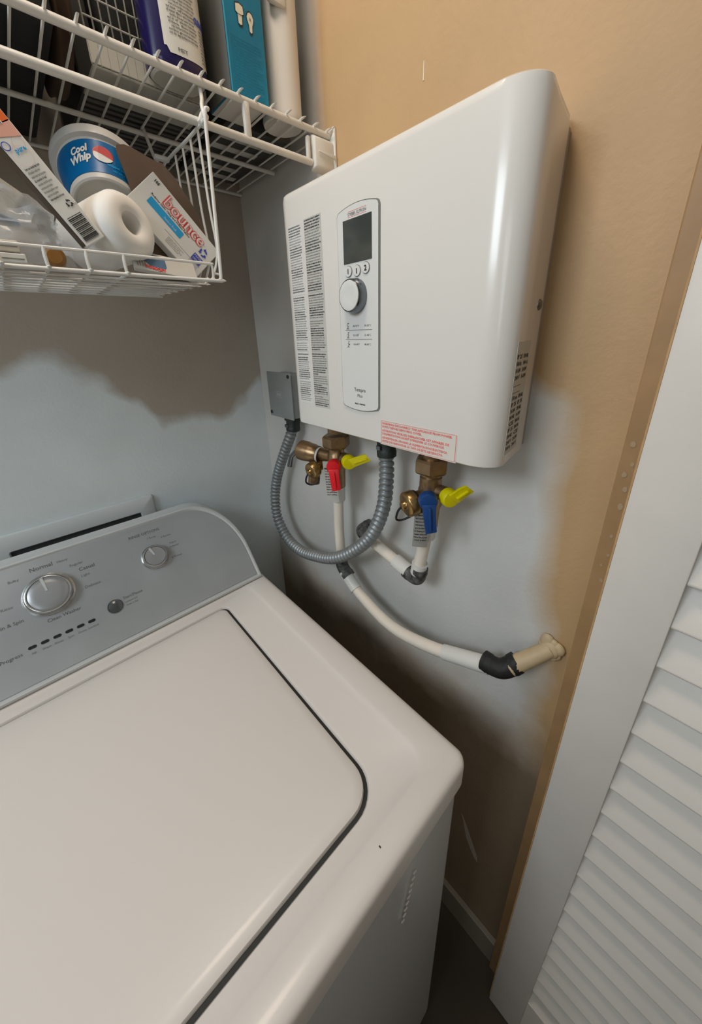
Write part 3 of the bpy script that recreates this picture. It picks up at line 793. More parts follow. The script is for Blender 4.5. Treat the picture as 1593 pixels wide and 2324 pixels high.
def drain_cap(bm, p, a, r=.0175):
    """knurled garden-hose cap with a small knob"""
    n = 40; x, y, d = frame_of(a); p = V(p); rings = []
    for (h, q, kn) in ((0, r, 1), (.013, r, 1), (.0155, r * .93, 0), (.0165, r * .80, 0), (.0165, r * .42, 0), (.0185, r * .36, 0), (.0225, r * .34, 0), (.0235, r * .25, 0)):
        rings.append([p + d * h + (x * math.cos(2 * PI * j / n) + y * math.sin(2 * PI * j / n)) * (q + (.0006 if kn and j % 2 else 0)) for j in range(n)])
    loft(bm, rings)

# --- hot valve under the left of the heater
HV_ = V((-.052, -.377, 0))
hv = thing('shutoff_valve', 'brass valve with red and yellow levers under the left of the water heater', 'valve', (HV_.x, HV_.y, 1.18), 'brass valves under the heater')
bm = nb(); lathe(bm, (HV_.x, HV_.y, 1.2940), Z_, [(0, 0), (0, .0165), (.034, .0165), (.034, 0)], 24); part('stub', bm, M['brass'], hv, True)
bm = nb(); hexnut(bm, (HV_.x, HV_.y, 1.2890), (0, 0, -1), .0285, .0260); part('union_nut', bm, M['brass'], hv)
bm = nb()
lathe(bm, (HV_.x, HV_.y, 1.2750), (0, 0, -1), [(0, 0), (0, .0180), (.006, .0180), (.010, .0165), (.024, .0165), (.028, .0195), (.052, .0195), (.058, .0175), (.088, .0165), (.100, .0165), (.102, .0150), (.106, .0150), (.106, 0)], 28)
lathe(bm, (HV_.x, HV_.y - .022, 1.2440), (-.05, -1, 0), [(0, 0), (0, .0120), (.016, .0120), (.016, 0)], 20)
lathe(bm, (HV_.x, HV_.y, 1.2400), (-.25, .95, .05), [(0, 0), (0, .0140), (.045, .0140), (.047, .0120), (.047, 0)], 24)      # branch to the relief valve
part('valve_body', bm, M['brass'], hv, True)
bm = nb()
rv = V((-.0660, -.338, 1.2400)); rd = V((-.30, .93, .10)).normalized()
lathe(bm, rv, rd, [(0, 0), (0, .0160), (.004, .0160), (.004, .0185), (.012, .0190), (.016, .0205), (.026, .0210), (.036, .0225), (.050, .0220), (.054, .018), (.054, 0)], 24)
lathe(bm, rv + rd * .012, (-.1, .05, -1), [(0, 0), (0, .0125), (.044, .0125), (.046, .013), (.068, .013), (.068, .0105), (.060, .0105), (.060, 0)], 24)
part('relief_valve', bm, M['brass'], hv, True)
bm = nb(); lathe(bm, rv + rd * -.0005, rd, [(0, .0165), (.003, .0172), (.006, .0165)], 24); part('thread_tape', bm, M['cpvcfit'], hv, True, label='white thread tape')
bm = nb(); q0 = rv + rd * .050 + V((-.014, 0, -.006))
tube(bm, [q0 + V((0, .002, .004)), q0 + V((-.006, .010, -.006)), q0 + V((-.010, .015, -.030))], [.005, .0055, .0062], 10)
part('test_lever', bm, M['chromedark'], hv, True)
bm = nb(); dp = V((-.080, -.338, 1.2135)); da = V((-.95, -.08, -.25)).normalized()
lathe(bm, dp - da * .020, da, [(0, 0), (0, .0120), (.022, .0120), (.022, 0)], 20)
drain_cap(bm, dp, da); part('drain_cap', bm, M['brasslight'], hv, True)
bm = nb(); c0 = dp + da * .021
tube(bm, smooth_path([c0, c0 + V((-.004, .004, -.010)), c0 + V((-.001, .010, -.024)), c0 + V((.008, .006, -.031)), c0 + V((.018, -.004, -.027)), c0 + V((.021, -.008, -.015))], 5), .0019, 8)
part('cap_strap', bm, M['rubber'], hv, True)
handle('lever', (-.084, -.4060, 1.2370), (-.72, -.69, 0), (-.02, -.16, -1), .044, M['redp'], hv, 'red plastic lever')
handle('lever', (-.060, -.4220, 1.2440), (-.45, -.89, 0), (.30, -.85, .42), .042, M['yellow'], hv, 'yellow plastic lever')
tag_sheet('instruction_tag', 'white printed paper tag hanging beside the red lever', (-.0850, -.3900, 1.2430), (.62, -.78, 0), (.02, .14, 1), .0250, .084, M['paper'], .003,
          ['NOTICE', 'To operate the valve', 'turn handle ninety', 'degrees to close the', 'hot water supply and', 'open the drain port', 'for flushing of the', 'heater every year', 'follow the manual', 'see instructions', 'HOT SUPPLY'])

# --- cold valve under the right of the heater
CV_ = V((-.052, -.612, 0))
cvv = thing('shutoff_valve', 'brass valve with blue and yellow levers under the right of the water heater', 'valve', (CV_.x, CV_.y, 1.16), 'brass valves under the heater')
bm = nb(); lathe(bm, (CV_.x, CV_.y, 1.2850), Z_, [(0, 0), (0, .0165), (.042, .0165), (.042, 0)], 24); part('stub', bm, M['brass'], cvv, True)
bm = nb(); hexnut(bm, (CV_.x, CV_.y, 1.2950), (0, 0, -1), .0275, .0250); part('union_nut', bm, M['brass'], cvv)
bm = nb()
lathe(bm, (CV_.x, CV_.y, 1.2712), (0, 0, -1), [(0, 0), (0, .0178), (.005, .0178), (.007, .0160), (.009, .0178), (.026, .0180), (.030, .0195), (.058, .0195), (.066, .0170), (.090, .0160), (.098, .0160), (.098, 0)], 28)
lathe(bm, (CV_.x, CV_.y, 1.2280), (-.92, .36, -.14), [(0, 0), (0, .0155), (.030, .0155), (.030, 0)], 24)
lathe(bm, (CV_.x, CV_.y - .016, 1.2410), (-.05, -1, 0), [(0, 0), (0, .0120), (.018, .0120), (.018, 0)], 20)
part('valve_body', bm, M['brass'], cvv, True)
bm = nb(); ca = V((-.92, .36, -.14)).normalized(); cp0 = V((CV_.x, CV_.y, 1.2270)) + ca * .028
lathe(bm, cp0 - ca * .002, ca, [(0, .0130), (.0, .0195), (.004, .0195), (.004, .0130)], 28); part('cap_seal', bm, M['rubber'], cvv, True)
bm = nb(); drain_cap(bm, cp0 + ca * .0025, ca, .0208); part('drain_cap', bm, M['brasslight'], cvv, True)
bm = nb(); c0 = cp0 + ca * .024
tube(bm, smooth_path([c0, c0 + V((-.003, .006, -.010)), c0 + V((-.002, .010, -.026)), c0 + V((.006, .006, -.030)), c0 + V((.014, -.006, -.022)), c0 + V((.016, -.012, -.016))], 5), .0019, 8)
part('cap_strap', bm, M['rubber'], cvv, True)
handle('lever', (-.084, -.6300, 1.2385), (-.72, -.69, 0), (.03, -.10, -1), .048, M['bluep'], cvv, 'blue plastic lever')
handle('lever', (-.060, -.6500, 1.2420), (-.45, -.89, 0), (.42, -.55, .62), .030, M['yellow'], cvv, 'yellow plastic lever')
tag_sheet('instruction_tag', 'crumpled translucent printed tag hanging behind the blue lever', (-.0800, -.6200, 1.2270), (.62, -.78, 0), (.0, -.04, 1), .0250, .086, M['greypaper'], -.008,
          ['NOTICE', 'To operate the valve', 'turn handle ninety', 'degrees to close the', 'cold water supply', 'open the drain port', 'for flushing of the', 'heater every year', 'follow the manual', 'COLD SUPPLY'])

# ================================================================= PIPES
def pipe_part(root, pts, r, mt, name='pipe', n=18, label=None):
    bm = nb(); tube(bm, pts, r, n); return part(name, bm, mt, root, True, label=label)
def elbow(root, p, d1, d2, r, mt, label=None):
    """short socket elbow around p, sockets along d1 and d2"""
    p = V(p); d1 = V(d1).normalized(); d2 = V(d2).normalized(); bm = nb()
    pts = smooth_path([p + d1 * .030, p + d1 * .014, p + (d1 + d2) * .0035, p + d2 * .014, p + d2 * .030], 5)
    tube(bm, pts, [r * (1.08 if (i < 4 or i > len(pts) - 5) else 1.0) for i in range(len(pts))], 20)
    return part('elbow', bm, mt, root, True, label=label)
R = .0112
hp = thing('hot_water_pipe', 'long white plastic pipe from the left valve to a beige stub in the wall', 'pipe', (-.052, -.377, .95))
A = V((HV_.x, HV_.y, 1.178)); B = V((-.052, -.378, .968)); Cc = V((-.050, -.765, .9660)); E_ = V((-.006, -.815, 1.018))
bm = nb(); lathe(bm, A, (0, 0, -1), [(-.006, 0), (-.006, .0155), (.036, .0150), (.038, .0135), (.040, .0112), (.040, 0)], 22); part('adapter', bm, M['cpvcfit'], hp, True)
pipe_part(hp, smooth_path([A + V((0, 0, -.02)), (A + B) / 2 + V((-.001, .002, 0)), B], 6), R, M['cpvc'])
low = smooth_path([B + V((-.001, -.004, -.004)), V((-.056, -.440, .9290)), V((-.061, -.540, .9070)), V((-.060, -.640, .9250)), Cc + V((0, .02, -.006))], 8)
pipe_part(hp, low, R * 1.03, M['cpvc'])
el = elbow(hp, B, (0, 0, 1), (-.02, -.83, -.50), R * 1.28, M['peeling'], 'dark elbow hidden behind the conduit')
bm = nb(); d = (low[8] - low[2]).normalized(); tube(bm, [low[1], low[4], low[7]], R * 1.25, 20); part('socket', bm, M['cpvcfit'], hp, True)
bm = nb(); tube(bm, [low[-7], low[-1]], [R * 1.22, R * 1.30], 20); part('socket', bm, M['cpvcfit'], hp, True)
elbow(hp, Cc, (.02, 1, -.10), (.60, -.55, .60), R * 1.38, M['blackfit'], 'black wrapped elbow')
pipe_part(hp, [Cc + V((.008, -.010, .010)), Cc + V((.026, -.030, .032)), E_], [R * 1.25, R * 1.2, R * 1.05], M['beige'], label='beige painted pipe stub')
bm = nb()
for k in range(7):
    a = 2 * PI * k / 7; c = E_ + V((0.001, math.cos(a) * .010, math.sin(a) * .013))
    bmesh.ops.create_icosphere(bm, subdivisions=2, radius=(.0080, .0105, .0085, .0110, .0075, .0100, .0090)[k], matrix=Matrix.Translation(c) @ Matrix.Diagonal((.55, 1, 1.1 + .3 * math.sin(k * 2.1), 1)))
bmesh.ops.create_icosphere(bm, subdivisions=2, radius=.014, matrix=Matrix.Translation(E_ + V((-.002, 0, 0))) @ Matrix.Diagonal((.5, 1, 1.1, 1)))
part('sealant_collar', bm, M['beige'], hp, True, label='lumpy beige sealant where the pipe enters the wall')

cpz = thing('cold_water_pipe', 'short white plastic pipe from the right valve to the wall behind the conduit', 'pipe', (-.052, -.606, 1.06))
A = V((CV_.x, CV_.y, 1.176)); B = V((-.052, -.594, 1.052)); E2 = V((-.040, -.432, 1.082))
bm = nb(); lathe(bm, A, (0, .1, -1), [(-.006, 0), (-.006, .0150), (.026, .0150), (.028, .0135), (.030, .0112), (.030, 0)], 22); part('adapter', bm, M['cpvcfit'], cpz, True)
pipe_part(cpz, [A, B + V((0, 0, .005))], R, M['cpvc'])
bm = nb(); tube(bm, [B.lerp(A, .12), B.lerp(A, .30)], R * 1.28, 20); part('socket', bm, M['cpvcfit'], cpz, True)
pipe_part(cpz, [B + V((0, .004, .001)), E2 + V((0, -.008, -.003))], R, M['cpvc'])
bm = nb(); tube(bm, [B.lerp(E2, .13), B.lerp(E2, .34)], R * 1.28, 20); part('socket', bm, M['cpvcfit'], cpz, True)
elbow(cpz, B + V((0, -.003, -.002)), (0, -.10, 1), (.08, .97, .2), R * 1.22, M['peeling'], 'dark elbow with flaking white paint')
elbow(cpz, E2, (-.05, -1, -.18), (1, -.05, 0), R * 1.30, M['peeling'], 'dark grey elbow beside the wall')
pipe_part(cpz, [E2 + V((.012, 0, 0)), V((-.0005, E2.y - .002, E2.z))], R, M['cpvc'])

# ================================================================= WIRE SHELF
sh = thing('wire_shelf', 'white vinyl coated wire shelf fixed above the washing machine', 'shelf', (-.85, -.17, 1.75))
ZS = 1.7985; XE = -.003
def rod(name, a, b, r, root, mt, n=8, pts=None):
    bm = nb(); tube(bm, pts or [a, b], r, n); return part(name, bm, mt, root, True)
rod('front_rail', (XL + .004, -.338, 1.7955), (XE, -.338, 1.7955), .0047, sh, M['wire'], 12)
rod('front_rail', (XL + .004, -.338, 1.7515), (-.046, -.338, 1.7515), .0050, sh, M['wire'], 12)
rod('support_rail', (XL + .004, -.161, 1.7935), (-.006, -.161, 1.7935), .0036, sh, M['wire'], 10)
rod('back_rail', (XL + .004, -.0105, 1.7935), (XE, -.0105, 1.7935), .0030, sh, M['wire'], 10)
x = -.013; first = None
while x > XL + .02:
    if first is None:
        bm = nb(); tube(bm, smooth_path([(x, -.338 - .0042, 1.7975), (x, -.336, 1.8012), (x, -.328, 1.7995), (x, -.0105, 1.7975)], 3), .00155, 6)
        first = part('cross_wire', bm, M['wire'], sh, True); x0 = x
    else:
        c = first.copy(); link(c); c.parent = sh; c.location = (x - x0, 0, 0)
    x -= .0264
bm = nb(); box(bm, (-.1660, -.3425, 1.7500), (-.1560, -.3340, 1.7960), .003, 2); part('lip_strut', bm, M['wire'], sh, True)
bm = nb(); box(bm, (-.9300, -.3425, 1.7500), (-.9200, -.3340, 1.7960), .003, 2); part('lip_strut', bm, M['wire'], sh, True)
bm = nb(); box(bm, (-.0550, -.3420, 1.7500), (-.0490, -.3345, 1.7850), .002, 2); part('lip_strut', bm, M['wire'], sh, True)
# plastic end bracket screwed to the wall
bm = nb()
prism(bm, [(-.0450, -.349, 1.7840), (-.0450, -.349, 1.7440), (-.0440, -.332, 1.7400), (-.0440, -.327, 1.7870), (-.0450, -.338, 1.7900)], (.0400, 0, 0), bev=.003)
prism(bm, [(-.0050, -.351, 1.8060), (-.0050, -.352, 1.7440), (-.0050, -.300, 1.7380), (-.0050, -.296, 1.8030)], (.0045, 0, 0), bev=.0015)
prism(bm, [(-.0400, -.3497, 1.7655), (-.0400, -.3497, 1.7640), (-.0060, -.3520, 1.7600), (-.0060, -.3520, 1.7655)], (0, -.0022, 0), bev=.0004)
part('end_bracket', bm, M['bracket'], sh, True)
bm = nb(); prism(bm, [(-.0060, -.352, 1.806), (-.0060, -.332, 1.806), (-.0125, -.341, 1.792)], (.0050, 0, 0), bev=.001); part('bracket_tab', bm, M['bracket'], sh, True)

# ================================================================= HANGING WIRE BASKET
bk = thing('hanging_basket', 'white wire basket hanging under the shelf full of boxes and bags', 'basket', (-.46, -.23, 1.56))
BX1, BX0, BY0, BY1, BZ = -.243, -.760, -.360, -.105, 1.560
rod('frame_wire', None, None, .0024, bk, M['wireb'], 10, smooth_path([(-.226, -.352, 1.7620), (-.2300, -.361, 1.7580), (-.2345, -.3605, 1.7480), (-.2385, -.360, 1.660), (-.2430, -.360, 1.5700), (-.2465, -.360, 1.5610), (-.2600, -.360, 1.5590), (-.50, -.360, 1.5580), (BX0, -.360, 1.5580)], 5))
rod('frame_wire', None, None, .0022, bk, M['wireb'], 8, smooth_path([(-.234, -.362, 1.7475), (-.236, -.300, 1.7450), (-.238, -.235, 1.7450), (-.241, -.195, 1.735), (-.250, -.150, 1.650), (-.256, -.115, 1.575), (-.262, -.108, 1.5610), (-.30, -.106, 1.560), (BX0, -.106, 1.560)], 4))
# side wires
for (y, zt) in ((-.3330, 1.7460), (-.3050, 1.7455), (-.2740, 1.7452), (-.2420, 1.7450)):
    rod('side_wire', None, None, .0017, bk, M['wireb'], 6, smooth_path([(-.2345, y, zt), (-.2335, y, 1.66), (-.2310, y, 1.605), (-.2420, y, 1.570), (-.2520, y, 1.5615), (-.275, y, 1.5600)], 4))
rod('side_wire', None, None, .0016, bk, M['wireb'], 6, [(-.2455, -.358, 1.5680), (-.2535, -.357, 1.5690)])
# low front lip: top wire with its short uprights
rod('lip_wire', None, None, .0019, bk, M['wireb'], 8, smooth_path([(-.2530, -.357, 1.5600), (-.2535, -.3575, 1.5660), (-.2535, -.3585, 1.5760), (-.2560, -.359, 1.5797), (-.2620, -.359, 1.5803), (-.37, -.3595, 1.5800), (-.50, -.3595, 1.5790), (BX0, -.3595, 1.5790)], 4))
xx = -.3655; first = None
while xx > BX0:
    if first is None:
        bm = nb(); tube(bm, smooth_path([(xx, -.3600, 1.5800), (xx - .0005, -.3600, 1.5700), (xx, -.3585, 1.5610), (xx, -.350, 1.5585), (xx, -.110, 1.5590)], 4), .0019, 8)
        first = part('floor_wire', bm, M['wireb'], bk, True); x0 = xx
    else:
        c = first.copy(); link(c); c.parent = bk; c.location = (xx - x0, 0, 0)
    xx -= .0386
for y, sag in ((-.335, 0), (-.307, .0), (-.279, .001), (-.251, .001), (-.223, .001), (-.195, .001), (-.167, .0), (-.139, 0)):
    xr = -.250 - (y + .36) * .08
    rod('floor_wire', None, None, .0016, bk, M['wireb'], 6, smooth_path([(xr, y, 1.566), (xr - .006, y, 1.5575), (xr - .02, y, 1.5565), (-.5, y, 1.5560), (BX0, y, 1.5560)], 3))
for (a, b) in (((-.226, -.3530, 1.7540), (-.2340, -.3410, 1.7700)),):
    bm = nb(); box(bm, (-.2370, -.3520, 1.7440), (-.2260, -.3430, 1.7600), .003, 2, rot=Matrix.Rotation(.5, 3, 'Y')); part('hook_tip', bm, M['wireb'], bk, True)
# hooks going up over the shelf wires
rod('hook', None, None, .0024, bk, M['wireb'], 8, smooth_path([(-.2345, -.3605, 1.7480), (-.2320, -.3500, 1.7640), (-.2250, -.3380, 1.7800), (-.2230, -.3290, 1.8030), (-.2240, -.3200, 1.8050)], 5))
rod('hook', None, None, .0024, bk, M['wireb'], 8, smooth_path([(-.2400, -.1950, 1.7350), (-.2450, -.1800, 1.7600), (-.2480, -.1700, 1.7880), (-.2480, -.1610, 1.8020), (-.2480, -.1530, 1.7950)], 5))
bm = nb(); box(bm, (-.2570, -.2180, 1.7430), (-.2340, -.2080, 1.7500), .003, 2); part('hook_tip', bm, M['wireb'], bk, True)

# ================================================================= IN THE BASKET
# dryer sheet box
def obox(root, name, o, u, v, w_, h_, t, mt, bev=.001, label=None):
    """box whose front face has corner o (bottom-left), axes u and v; depth t away from the viewer"""
    u = V(u).normalized(); v = V(v).normalized(); n = u.cross(v)
    bm = nb(); o = V(o); prism(bm, [o, o + u * w_, o + u * w_ + v * h_, o + v * h_], -n * t, bev=bev)
    return part(name, bm, mt, root, label=label), u, v, n
bb = thing('dryer_sheet_box', 'white carton with red outlined lettering tilted against the basket end', 'box', (-.27, -.30, 1.565))
# reading direction runs down to the right in the photograph
u = V((.0835, 0, -.0930)).normalized(); v = V((.0930, 0, .0835)).normalized()
o = V((-.3400, -.3120, 1.6520)); Lb, Hb = .1160, .0600
f_, u, v, n = obox(bb, 'carton', o, u, v, Lb, Hb, .020, M['boxwhite'])
def pt(a, b): return o + u * a + v * b + n * .0002
bm = nb()
quad(bm, pt(.016, .0245), u, v, .0530, .0098, .0002, 2)
text_into(bm, 'bounce', pt(.0280, .0405), u, v, .0215, 'LEFT', 0, bold=.0012, res=3, lift=.0002, maxw=.0660, spacing=.95)
text_into(bm, 'bounce', pt(.0288, .0408), u, v, .0215, 'LEFT', 1, bold=.00045, res=3, lift=.0005, maxw=.0644, spacing=.98)
text_into(bm, 'bounce', pt(.0293, .0412), u, v, .0215, 'LEFT', 0, bold=-.00055, res=3, lift=.0008, maxw=.0634, spacing=1.0)
text_into(bm, 'Reduces Static Cling and Softens Fabrics', pt(.014, .0363), u, v, .0036, 'LEFT', 3, bold=.00008, lift=.0003, maxw=.062)
text_into(bm, 'Outdoor Fresh', pt(.040, .0265), u, v, .0050, 'LEFT', 1, lift=.0005, maxw=.02)
quad(bm, pt(.050, .0170), u, v, .060, .0003, .0003, 3)
for k in range(4): text_into(bm, ' '.join(words(5, k)), pt(.058, .0130 - k * .0024), u, v, .0026, 'LEFT', 3, lift=.0003, maxw=.026 - .004 * (k % 2))
text_into(bm, '105', pt(.0065, .0520), u, v, .0052, 'LEFT', 3, bold=.0002, lift=.0003)
quad(bm, pt(.0930, .0180), u, v, .0150, .0110, .0003, 4)
text_into(bm, 'PAPER', pt(.0940, .0250), u, v, .0040, 'LEFT', 1, lift=.0006, maxw=.012); text_into(bm, 'CARTON', pt(.0940, .0200), u, v, .0040, 'LEFT', 1, lift=.0006, maxw=.012)
for k in range(3):                                                  # three chasing arrows
    a = 2 * PI * k / 3 + .5; c = pt(.1010, .0380); rr0, rr1 = .0036, .0060
    pts = [c + (u * math.cos(a + t) + v * math.sin(a + t)) * q for t, q in ((0, rr1), (.5, rr1), (1.0, rr1), (1.1, rr1 + .0018), (1.6, (rr0 + rr1) / 2), (1.1, rr0 - .0014), (1.0, rr0), (.5, rr0), (0, rr0))]
    f = bm.faces.new([bm.verts.new(p + n * .0004) for p in pts]); f.material_index = 4
for k in range(5): text_into(bm, ' '.join(words(4, k + 9)), pt(.0925, .0155 - k * .0022), u, v, .0022, 'LEFT', 4, lift=.0003, maxw=.016)
part('printed_text', bm, [M['red'], M['boxwhite'], M['skyblue'], M['ink'], M['blueink']], f_)

# foam roll
fr = thing('foam_roll', 'thick white foam roll with a hollow centre, lying end-on in the basket', 'roll', (-.345, -.30, 1.583))
c0 = V((-.3435, -.3520, 1.6185)); ax = V((-.55, 1, -.20)).normalized(); q = .0375
bm = nb(); lathe(bm, c0, ax, [(.050, 0), (.050, .0105), (.012, .0118), (.003, .0135), (.0008, .0165), (0, .0215), (.0012, .0285), (.005, .0335), (.011, q), (.030, q + .0006), (.060, q), (.088, q), (.092, q - .004), (.092, 0)], 48)
part('roll', bm, M['foam'], fr, True)
bm = nb(); 
x_, y_, d_ = frame_of(ax)
for i in range(3): tube(bm, [c0 + d_ * (.012 + .0022 * i) + (x_ * math.cos(a) + y_ * math.sin(a)) * (q + .0003) for a in [PI * (1.15 + .05 * i) + .09 * k for k in range(12)]], .0006, 6)
part('sheet_edges', bm, M['foam'], fr, True, kind='stuff')

# whipped topping tub
tb = thing('plastic_tub', 'round white plastic tub with blue label lying tilted with its base facing out', 'tub', (-.33, -.22, 1.66))
bc = V((-.3440, -.2560, 1.6530)); ta = V((.14, .60, .78)).normalized()
bm = nb()
side = V((1, 0, 0)); upv = ta.cross(side)
lathe(bm, bc, ta, [(.004, 0), (.004, .0360), (.001, .0375), (0, .0400), (.0010, .0425), (.0040, .0432), (.012, .0438), (.056, .0510), (.060, .0520), (.0605, .0570), (.070, .0590), (.0735, .0582), (.0745, .052), (.0745, 0)], 56, xdir=side)
tt = part('tub', bm, M['tub'], tb, True)
bm = nb(); lathe(bm, bc, ta, [(.0080, .0441), (.0560, .0516)], 56, xdir=side); part('label_band', bm, M['tubblue'], tt, True, label='blue printed label band')
def tp(th, h, lift=.0006):
    r_ = .0440 + (h - .009) * (.0076 / .047) + lift
    x, y = side, ta.cross(side)
    x = (x - ta * x.dot(ta)).normalized(); y = ta.cross(x)
    return bc + ta * h + (x * math.cos(th) + y * math.sin(th)) * r_
def wrap_text(bm, s, th0, h0, size, mi, bold=0, maxw=None, shear=0, lift=.0007, slant=0):
    t2 = nb(); text_into(t2, s, (0, 0, 0), X_, Y_, size, 'CENTER', mi, bold=bold, res=2, lift=0, maxw=maxw, shear=shear)
    for q_ in t2.verts: q_.co = tp(th0 + q_.co.x / .047, h0 + q_.co.y + slant * q_.co.x, lift)
    me = bpy.data.meshes.new('tmp'); t2.to_mesh(me); t2.free(); bm.from_mesh(me); bpy.data.meshes.remove(me)
bm = nb()
TH = -PI / 2 - .62
wrap_text(bm, 'Cool', TH, .0370, .0135, 0, .0006, .021, .2, slant=.15); wrap_text(bm, 'Whip', TH - .02, .0245, .0150, 0, .0006, .026, .2, slant=.15)
def blob(th, h, rt, rh, mi, half=None, lift=.0009):
    pts = []
    for k in range(24):
        a = 2 * PI * k / 24
        if half == 'low': 
            ss = math.sin(a); hh = min(ss, .1 - .45 * math.cos(a))
        else: hh = math.sin(a)
        pts.append(tp(th + rt * math.cos(a), h + rh * hh, lift))
    f = bm.faces.new([bm.verts.new(p) for p in pts]); f.material_index = mi
blob(TH + .56, .0350, .235, .0115, 1); blob(TH + .56, .0325, .225, .0100, 0, 'low', .0012)
wrap_text(bm, 'ORIGINAL', TH + 1.12, .0420, .0050, 0, .0002, .012)
wrap_text(bm, 'whipped topping', TH + .92, .0200, .0052, 2, .0002, .028); wrap_text(bm, 'NET WT 8 OZ', TH + .95, .0130, .0040, 2, .0001, .020)
part('printed_text', bm, [M['boxwhite'], M['tubered'], M['skyblue']], tt)

# narrow carton with orange end
cb = thing('narrow_carton', 'narrow white and orange carton with barcode leaning across the basket', 'box', (-.40, -.33, 1.59))
u = V((.056, 0, -.0870)).normalized(); v = V((.0870, 0, .056)).normalized(); Lc, Hc = .215, .0245
o = V((-.4010, -.3580, 1.5840)) - u * Lc
f_, u, v, n = obox(cb, 'carton', o, u, v, Lc, Hc, .0180, M['boxwhite'])
bm = nb(); prism(bm, [o - v * .0004 + u * .001, o - v * .0004 + u * (Lc - .002), o - v * .0004 + u * (Lc - .002) - n * .0175, o - v * .0004 + u * .001 - n * .0175], -v * .0004)  # shaded flank of the carton, shade put into its dark brown
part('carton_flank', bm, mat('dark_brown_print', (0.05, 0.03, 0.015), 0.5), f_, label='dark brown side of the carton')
def pc(s_end, b): return o + u * (Lc - s_end * .82) + v * b + n * .0002     # s measured back from the lower end
bm = nb()
quad(bm, o + u * .001 + v * .0008 + n * .0002, u, v, Lc - .1100, .0230, .0002, 1)
prism(bm, [pc(.1340, .0008), pc(.1250, .0008), pc(.1180, .0235), pc(.1340, .0235)], n * .0002, 5)
for k in range(16): quad(bm, pc(.0070 + k * .00185, .0035), u, v, .0006 + .0003 * (k % 3), .0170, .0004, 0)
quad(bm, pc(.0110, .0030), u, v, .0050, .0180, .0003, 4)
for k in range(9): text_into(bm, ' '.join(words(4, k + 40)), pc(.0560 + k * .0042, .0030), v, -u, .0030, 'LEFT', 0 if k in (0, 5, 8) else 4, bold=.0001, lift=.0005, maxw=.016 - .003 * (k % 2))
for k in range(3):
    a = 2 * PI * k / 3; c = pc(.0470, .0170); rr0, rr1 = .0020, .0034
    pts = [c + (u * math.cos(a + t) + v * math.sin(a + t)) * q for t, q in ((0, rr1), (.5, rr1), (1.0, rr1), (1.1, rr1 + .0010), (1.6, (rr0 + rr1) / 2), (1.1, rr0 - .0008), (1.0, rr0), (.5, rr0), (0, rr0))]
    f = bm.faces.new([bm.verts.new(p + n * .0004) for p in pts]); f.material_index = 0
text_into(bm, 'RECYCLE', pc(.0430, .0165), v, -u, .0022, 'LEFT', 0, lift=.0005, maxw=.007)
for (s_, b_, r0, r1, mi) in ((.1150, .0040, .0030, .0038, 3), (.1130, .0160, .0052, .0055, 5), (.1020, .0110, .0085, .0087, 5)):
    for k in range(24):
        a, b = 2 * PI * k / 24, 2 * PI * (k + 1) / 24; c = pc(s_, b_) + n * .0004
        f = bm.faces.new([bm.verts.new(c + (u * math.cos(t) + v * math.sin(t)) * q) for t, q in ((a, r0), (a, r1), (b, r1), (b, r0))]); f.material_index = mi
text_into(bm, 'pure', pc(.1060, .0080), v, -u, .0060, 'LEFT', 2, bold=.0002, lift=.0006, maxw=.011)
for k in range(3): text_into(bm, 'fresh', pc(.1330 + k * .006, .004), v, -u, .0070, 'LEFT', 6, bold=.0003, lift=.0005, maxw=.013)
part('printed_text', bm, [M['ink'], M['boxorange'], M['skyblue'], M['blueink'], M['inkfaint'], M['boxpink'], M['boxwhite']], f_)

# cardboard flap behind
cf = thing('cardboard_piece', 'dark brown folded cardboard piece standing behind the white carton', 'cardboard', (-.28, -.24, 1.58))
K = -.2880
top = [(-.3290, 1.7140), (-.3270, 1.7200), (-.3180, 1.7225), (-.3095, 1.7215), (-.2985, 1.7180), (-.2800, 1.7125), (-.2735, 1.7130)]
CARD_LOW = [(-.2640, 1.6500), (-.3150, 1.6500)]
bm = nb(); prism(bm, [V((a, K, b)) for a, b in top + CARD_LOW], (0, .0022, 0)); part('panel', bm, M['card'], cf)
bm = nb(); prism(bm, [V((-.2733, K, 1.7128)), V((-.2600, K - .002, 1.6985)), V((-.2385, K - .004, 1.6650)), V((-.2290, K - .004, 1.6440)), V((-.2270, K - .004, 1.6250)), V((-.2640, K, 1.6300)), V((-.2640, K, 1.6500))], (.0008, .0020, 0)); part('flap', bm, M['card'], cf)
bm = nb(); box(bm, (-.3150, K, 1.5640), (-.2640, K + .0022, 1.6498)); part('panel', bm, M['card'], cf)

# blister card under the white carton
bc_ = thing('blister_card', 'grey card pack with blue tag and red lettering lying under the foam roll', 'card pack', (-.31, -.33, 1.563))
u = V((.085, .0, -.010)).normalized(); v = V((-.010, .55, .83)).normalized(); v = (v - u * v.dot(u)).normalized()
o = V((-.3520, -.3480, 1.5690))
f_, u, v, n = obox(bc_, 'card', o, u, v, .0800, .0300, .0060, M['greypaper'])
def pb(a, b): return o + u * a + v * b + n * .0002
bm = nb(); prism(bm, [pb(a, b) for a, b in ((.014, .014), (.022, .006), (.036, .004), (.040, .010), (.040, .026), (.022, .026))], n * .0003, 0)
for k in range(4): quad(bm, pb(.004 + .003 * k, .004), (u + v * .5), v, .0012, .020, .0003, 2)
text_into(bm, 'TOMCAT', pb(.012, .0035), (u * 1.0 - v * .10), v, .0062, 'LEFT', 1, bold=.0004, lift=.0008, maxw=.026)
part('printed_text', bm, [M['navy'], M['red'], M['inkfaint']], f_)

